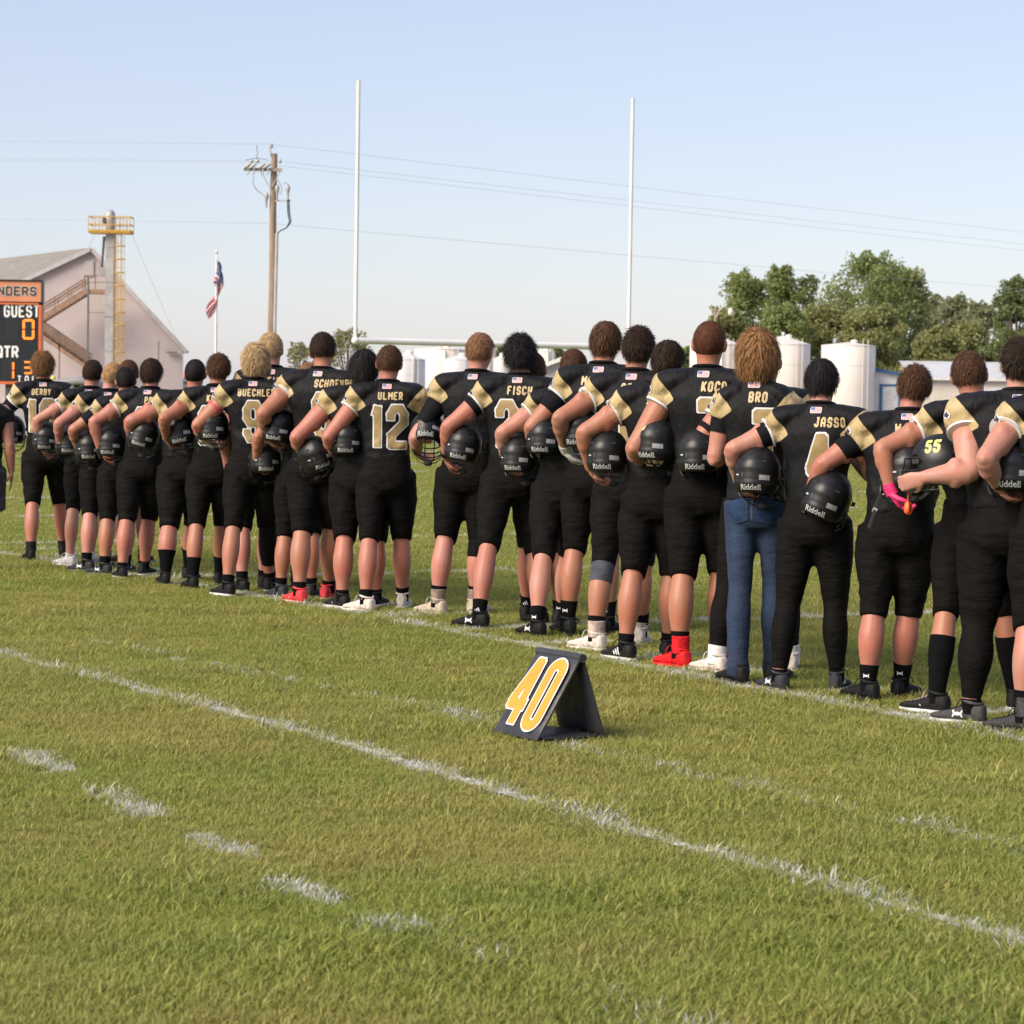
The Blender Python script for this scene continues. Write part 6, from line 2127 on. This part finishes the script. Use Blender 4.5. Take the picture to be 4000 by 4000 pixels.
def long_building():
    Y = 150.0
    e0, e1 = Q(3590, 1477, Y), Q(4400, 1477, Y)
    r0, r1 = Q(3650, 1411, Y + 7), Q(4400, 1411, Y + 7)
    r = empty('long_metal_building', (e0[0] + 6, Y, 0))
    tag(r, 'long cream metal building with pale grey roof in front of the trees', 'building')
    o = A(r.location)
    Mc = siding('siding vert cream', (.50, .455, .385), (.56, .51, .43), 3.2)
    Mr = siding('roof vert pale', (.50, .51, .53), (.56, .57, .585), 3.0, .4)
    h = e0[2]; x0, x1 = e0[0] - o[0], e1[0] - o[0]; zr = r0[2]; xr = x0 + .0
    mobj('wall', [(x0, 0, 0), (x1, 0, 0), (x1, 0, h), (x0, 0, h), (x0, 14, 0), (x1, 14, 0), (x1, 14, h), (x0, 14, h), (x0, 7, zr - .05), (x1, 7, zr - .05)],
         [(0, 1, 2, 3), (5, 4, 7, 6), (4, 0, 3, 8, 7), (1, 5, 6, 9, 2)], Mc, r, False)
    mobj('roof', [(x0 - .2, -.3, h - .02), (x1, -.3, h - .02), (x1, 7, zr), (x0 - .2, 7, zr), (x0 - .2, 14.3, h - .02), (x1, 14.3, h - .02)], [(0, 1, 2, 3), (3, 2, 5, 4)], Mr, r, False)
    bobj('eave_trim', MB().bar((x0 - .2, -.32, h - .03), (x1, -.32, h - .03), .05, .14), mat('eave trim', (.62, .60, .57), .5), r)
    bobj('overhead_door', MB().box((x0 + 4, -.03, 1.1), (2.6, .05, 2.2)), mat('overhead door', (.58, .57, .55), .5, .05), r)
long_building()
def street_lamp():
    Y = 118.0
    b, t = Q(2796, 1500, Y), Q(2796, 1200, Y)
    r = empty('street_lamp', (t[0], Y, 0))
    tag(r, 'yard lamp on a curved arm before the trees behind the shaved head', 'street lamp')
    h = t[2]
    mobj('pole', *tube([(0, 0, 0), (0, 0, h)], [.10, .07], 10), M_WOOD, r)
    e = Q(2852, 1212, Y) - A(r.location)
    mobj('arm', *tube([(0, -.1, h - .5), (.15, -.1, h - .15), (.35, -.1, h + .05 - .02), (e[0], -.1, e[2] + .03)], .03, 7), M_COND, r)
    mobj('lamp_head', *tube([e + A([.02, -.1, .10]), e + A([.02, -.1, .02]), e + A([.02, -.1, -.06]), e + A([.02, -.1, -.20]), e + A([.02, -.1, -.24])], [.06, .11, .13, .12, .06], 12), mat('lamp head', (.62, .58, .52), .35, .05), r)
street_lamp()

# ================================================================== trees
M_BARK = mat('bark', (.13, .10, .075), .9, .25, 3, .6, 10, .03)
def leaf_mat(name, c):
    m, nt, b, N, L = new_mat(name)
    g = nt.nodes.new('ShaderNodeNewGeometry')
    c = A(c)
    out = mixc(nt, g.outputs['Random Per Island'], c * .8, c * A([1.45, 1.38, 1.3]))
    L.new(out, b.inputs['Base Color']); b.inputs['Roughness'].default_value = .55
    tr = nt.nodes.new('ShaderNodeBsdfTranslucent'); L.new(out, tr.inputs['Color'])
    ms = nt.nodes.new('ShaderNodeMixShader'); ms.inputs[0].default_value = .5
    L.new(b.outputs[0], ms.inputs[1]); L.new(tr.outputs[0], ms.inputs[2]); L.new(ms.outputs[0], N['Material Output'].inputs['Surface'])
    return m
LEAF = {'green': leaf_mat('leaf green', (.235, .285, .10)), 'dark': leaf_mat('leaf dark', (.155, .20, .075)), 'olive': leaf_mat('leaf olive', (.26, .28, .11)),
        'grey': leaf_mat('leaf haze grey', (.25, .27, .15)), 'pale': leaf_mat('leaf pale', (.25, .25, .13))}  # grey leaves: distance haze painted into the leaf colour of the hazy trees
def tree(px, ytop, hw, Y, leaf, label, n=5200, size=.17, low=.25, airy=1.0, group='trees beyond the field'):
    r_ = np.random.default_rng(int(px))
    t = Q(px, ytop, Y)
    H = t[2]; W = hw * Y / F_PX
    r = empty('tree', (t[0], Y, 0))
    tag(r, label, 'tree', group)
    # trunk with limbs
    mb = MB()
    tops = []
    bend = r_.normal(size=2) * .03 * H
    trunk = A([(0, 0, -.1), (bend[0] * .3, bend[1] * .3, H * .25), (bend[0], bend[1], H * .55), (bend[0] * .6, bend[1], H * .86)])
    mb.tube(trunk, A([.032, .026, .017, .006]) * H * .8, 9)
    nc = int(74 * airy)
    cl = []
    for i in range(nc):
        a = r_.uniform(0, 6.283); z = low + (1 - low) * r_.uniform(0, 1) ** .8 if i > 7 else r_.uniform(.88, 1.06)
        prof = np.sin(np.pi * np.clip((z - low) / (1 - low) * .78 + .16, 0, 1)) ** .45
        rad = W * prof * math.sqrt(r_.uniform(.15, 1)) * r_.uniform(.75, 1.08)
        c = A([math.cos(a) * rad + bend[0] * z, math.sin(a) * rad * .8, z * H * r_.uniform(.93, .99)])
        cl.append(c)
        if i % 3 == 0:
            s = trunk[1] * .5 + trunk[2] * .5 if z > .5 else trunk[1]
            mb.tube([s, (s + c) / 2 + A([0, 0, -.04 * H]), c], A([.009, .006, .002]) * H, 6)
    bobj('trunk', mb, M_BARK, r, True)
    cl = A(cl)
    which = r_.integers(0, nc, n)
    cs = W * r_.uniform(.20, .42, nc)
    d = r_.normal(size=(n, 3)); d /= np.linalg.norm(d, axis=1)[:, None]
    d *= (r_.uniform(0, 1, n) ** .45)[:, None]
    P = cl[which] + d * cs[which][:, None] * A([1.15, 1.0, .85])
    P[:, 2] = np.minimum(P[:, 2], H * (1.02 + .03 * np.sin(P[:, 0] * 5)))
    sz = size * r_.uniform(.55, 1.25, n)
    u = r_.normal(size=(n, 3)); u /= np.linalg.norm(u, axis=1)[:, None]
    w = np.cross(u, r_.normal(size=(n, 3))); w /= np.linalg.norm(w, axis=1)[:, None]
    u *= sz[:, None]; w *= (sz * .62)[:, None]
    V = np.stack([P - u, P + w * .9, P + u, P - w], 1).reshape(-1, 3)
    F = [(4 * i, 4 * i + 1, 4 * i + 2, 4 * i + 3) for i in range(n)]
    mobj('crown', V, F, LEAF[leaf], r, False)
T = [(2900, 1070, 120, 168, 'green', 'leafy green tree at the near end of the tree belt, behind the yard lamp'),
     (3062, 1048, 90, 172, 'green', 'upright tree with two-pronged top beside the tallest tree'),
     (3178, 1075, 60, 178, 'dark', 'slim dark tree in the gap left of the tallest tree'),
     (3368, 1008, 165, 170, 'green', 'tallest broad tree rising behind the flat-topped tank'),
     (3512, 1048, 110, 174, 'green', 'tall tree leaning against right shoulder of the tallest tree'),
     (3250, 1190, 130, 160, 'olive', 'lower olive tree in front of the tallest tree, behind the cone-roofed tank'),
     (3440, 1205, 120, 158, 'olive', 'lower olive tree in front of the tallest tree, behind the flat-topped tank'),
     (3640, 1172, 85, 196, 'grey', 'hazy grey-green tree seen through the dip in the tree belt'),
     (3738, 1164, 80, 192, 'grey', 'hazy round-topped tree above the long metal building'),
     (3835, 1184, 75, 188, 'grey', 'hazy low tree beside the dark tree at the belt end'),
     (3650, 1290, 110, 165, 'olive', 'bushy olive tree just over the end of the pale roof'),
     (3790, 1270, 110, 168, 'olive', 'bushy olive tree over the middle of the pale roof'),
     (3955, 1100, 95, 162, 'dark', 'dark dense tree over the far end of the pale roof'),
     (4090, 1090, 110, 165, 'dark', 'dark tree standing beyond the end of the belt'),
     (2840, 1215, 90, 160, 'olive', 'low tree behind the yard lamp and cone-roofed tank'),
     (3050, 1200, 100, 158, 'green', 'low tree filling between the two cone-roofed tanks'),
     (2688, 1362, 40, 150, 'green', 'small round tree between the short wet-haired and shaved heads'),
     (2186, 1352, 34, 190, 'dark', 'small dark tree behind the looped-pipe tank'),
     (1955, 1358, 34, 190, 'dark', 'small dark tree behind the row of tanks')]
for a in T:
    big = a[2] > 70
    tree(a[0], a[1], a[2] * 1.12, *a[3:6], n=12500 if big else 2200, size=.125 if big else .15, low=.12)
tree(1178, 1340, 62, 150, 'pale', 'thin pale sapling-like tree left of tall number 8', n=900, size=.13, low=.2, airy=.7)
tree(1365, 1296, 105, 152, 'pale', 'airy pale tree under the left end of the crossbar', n=1700, size=.14, low=.15, airy=.9)
bake_all()
for p in PEOPLE:
    finish(p)
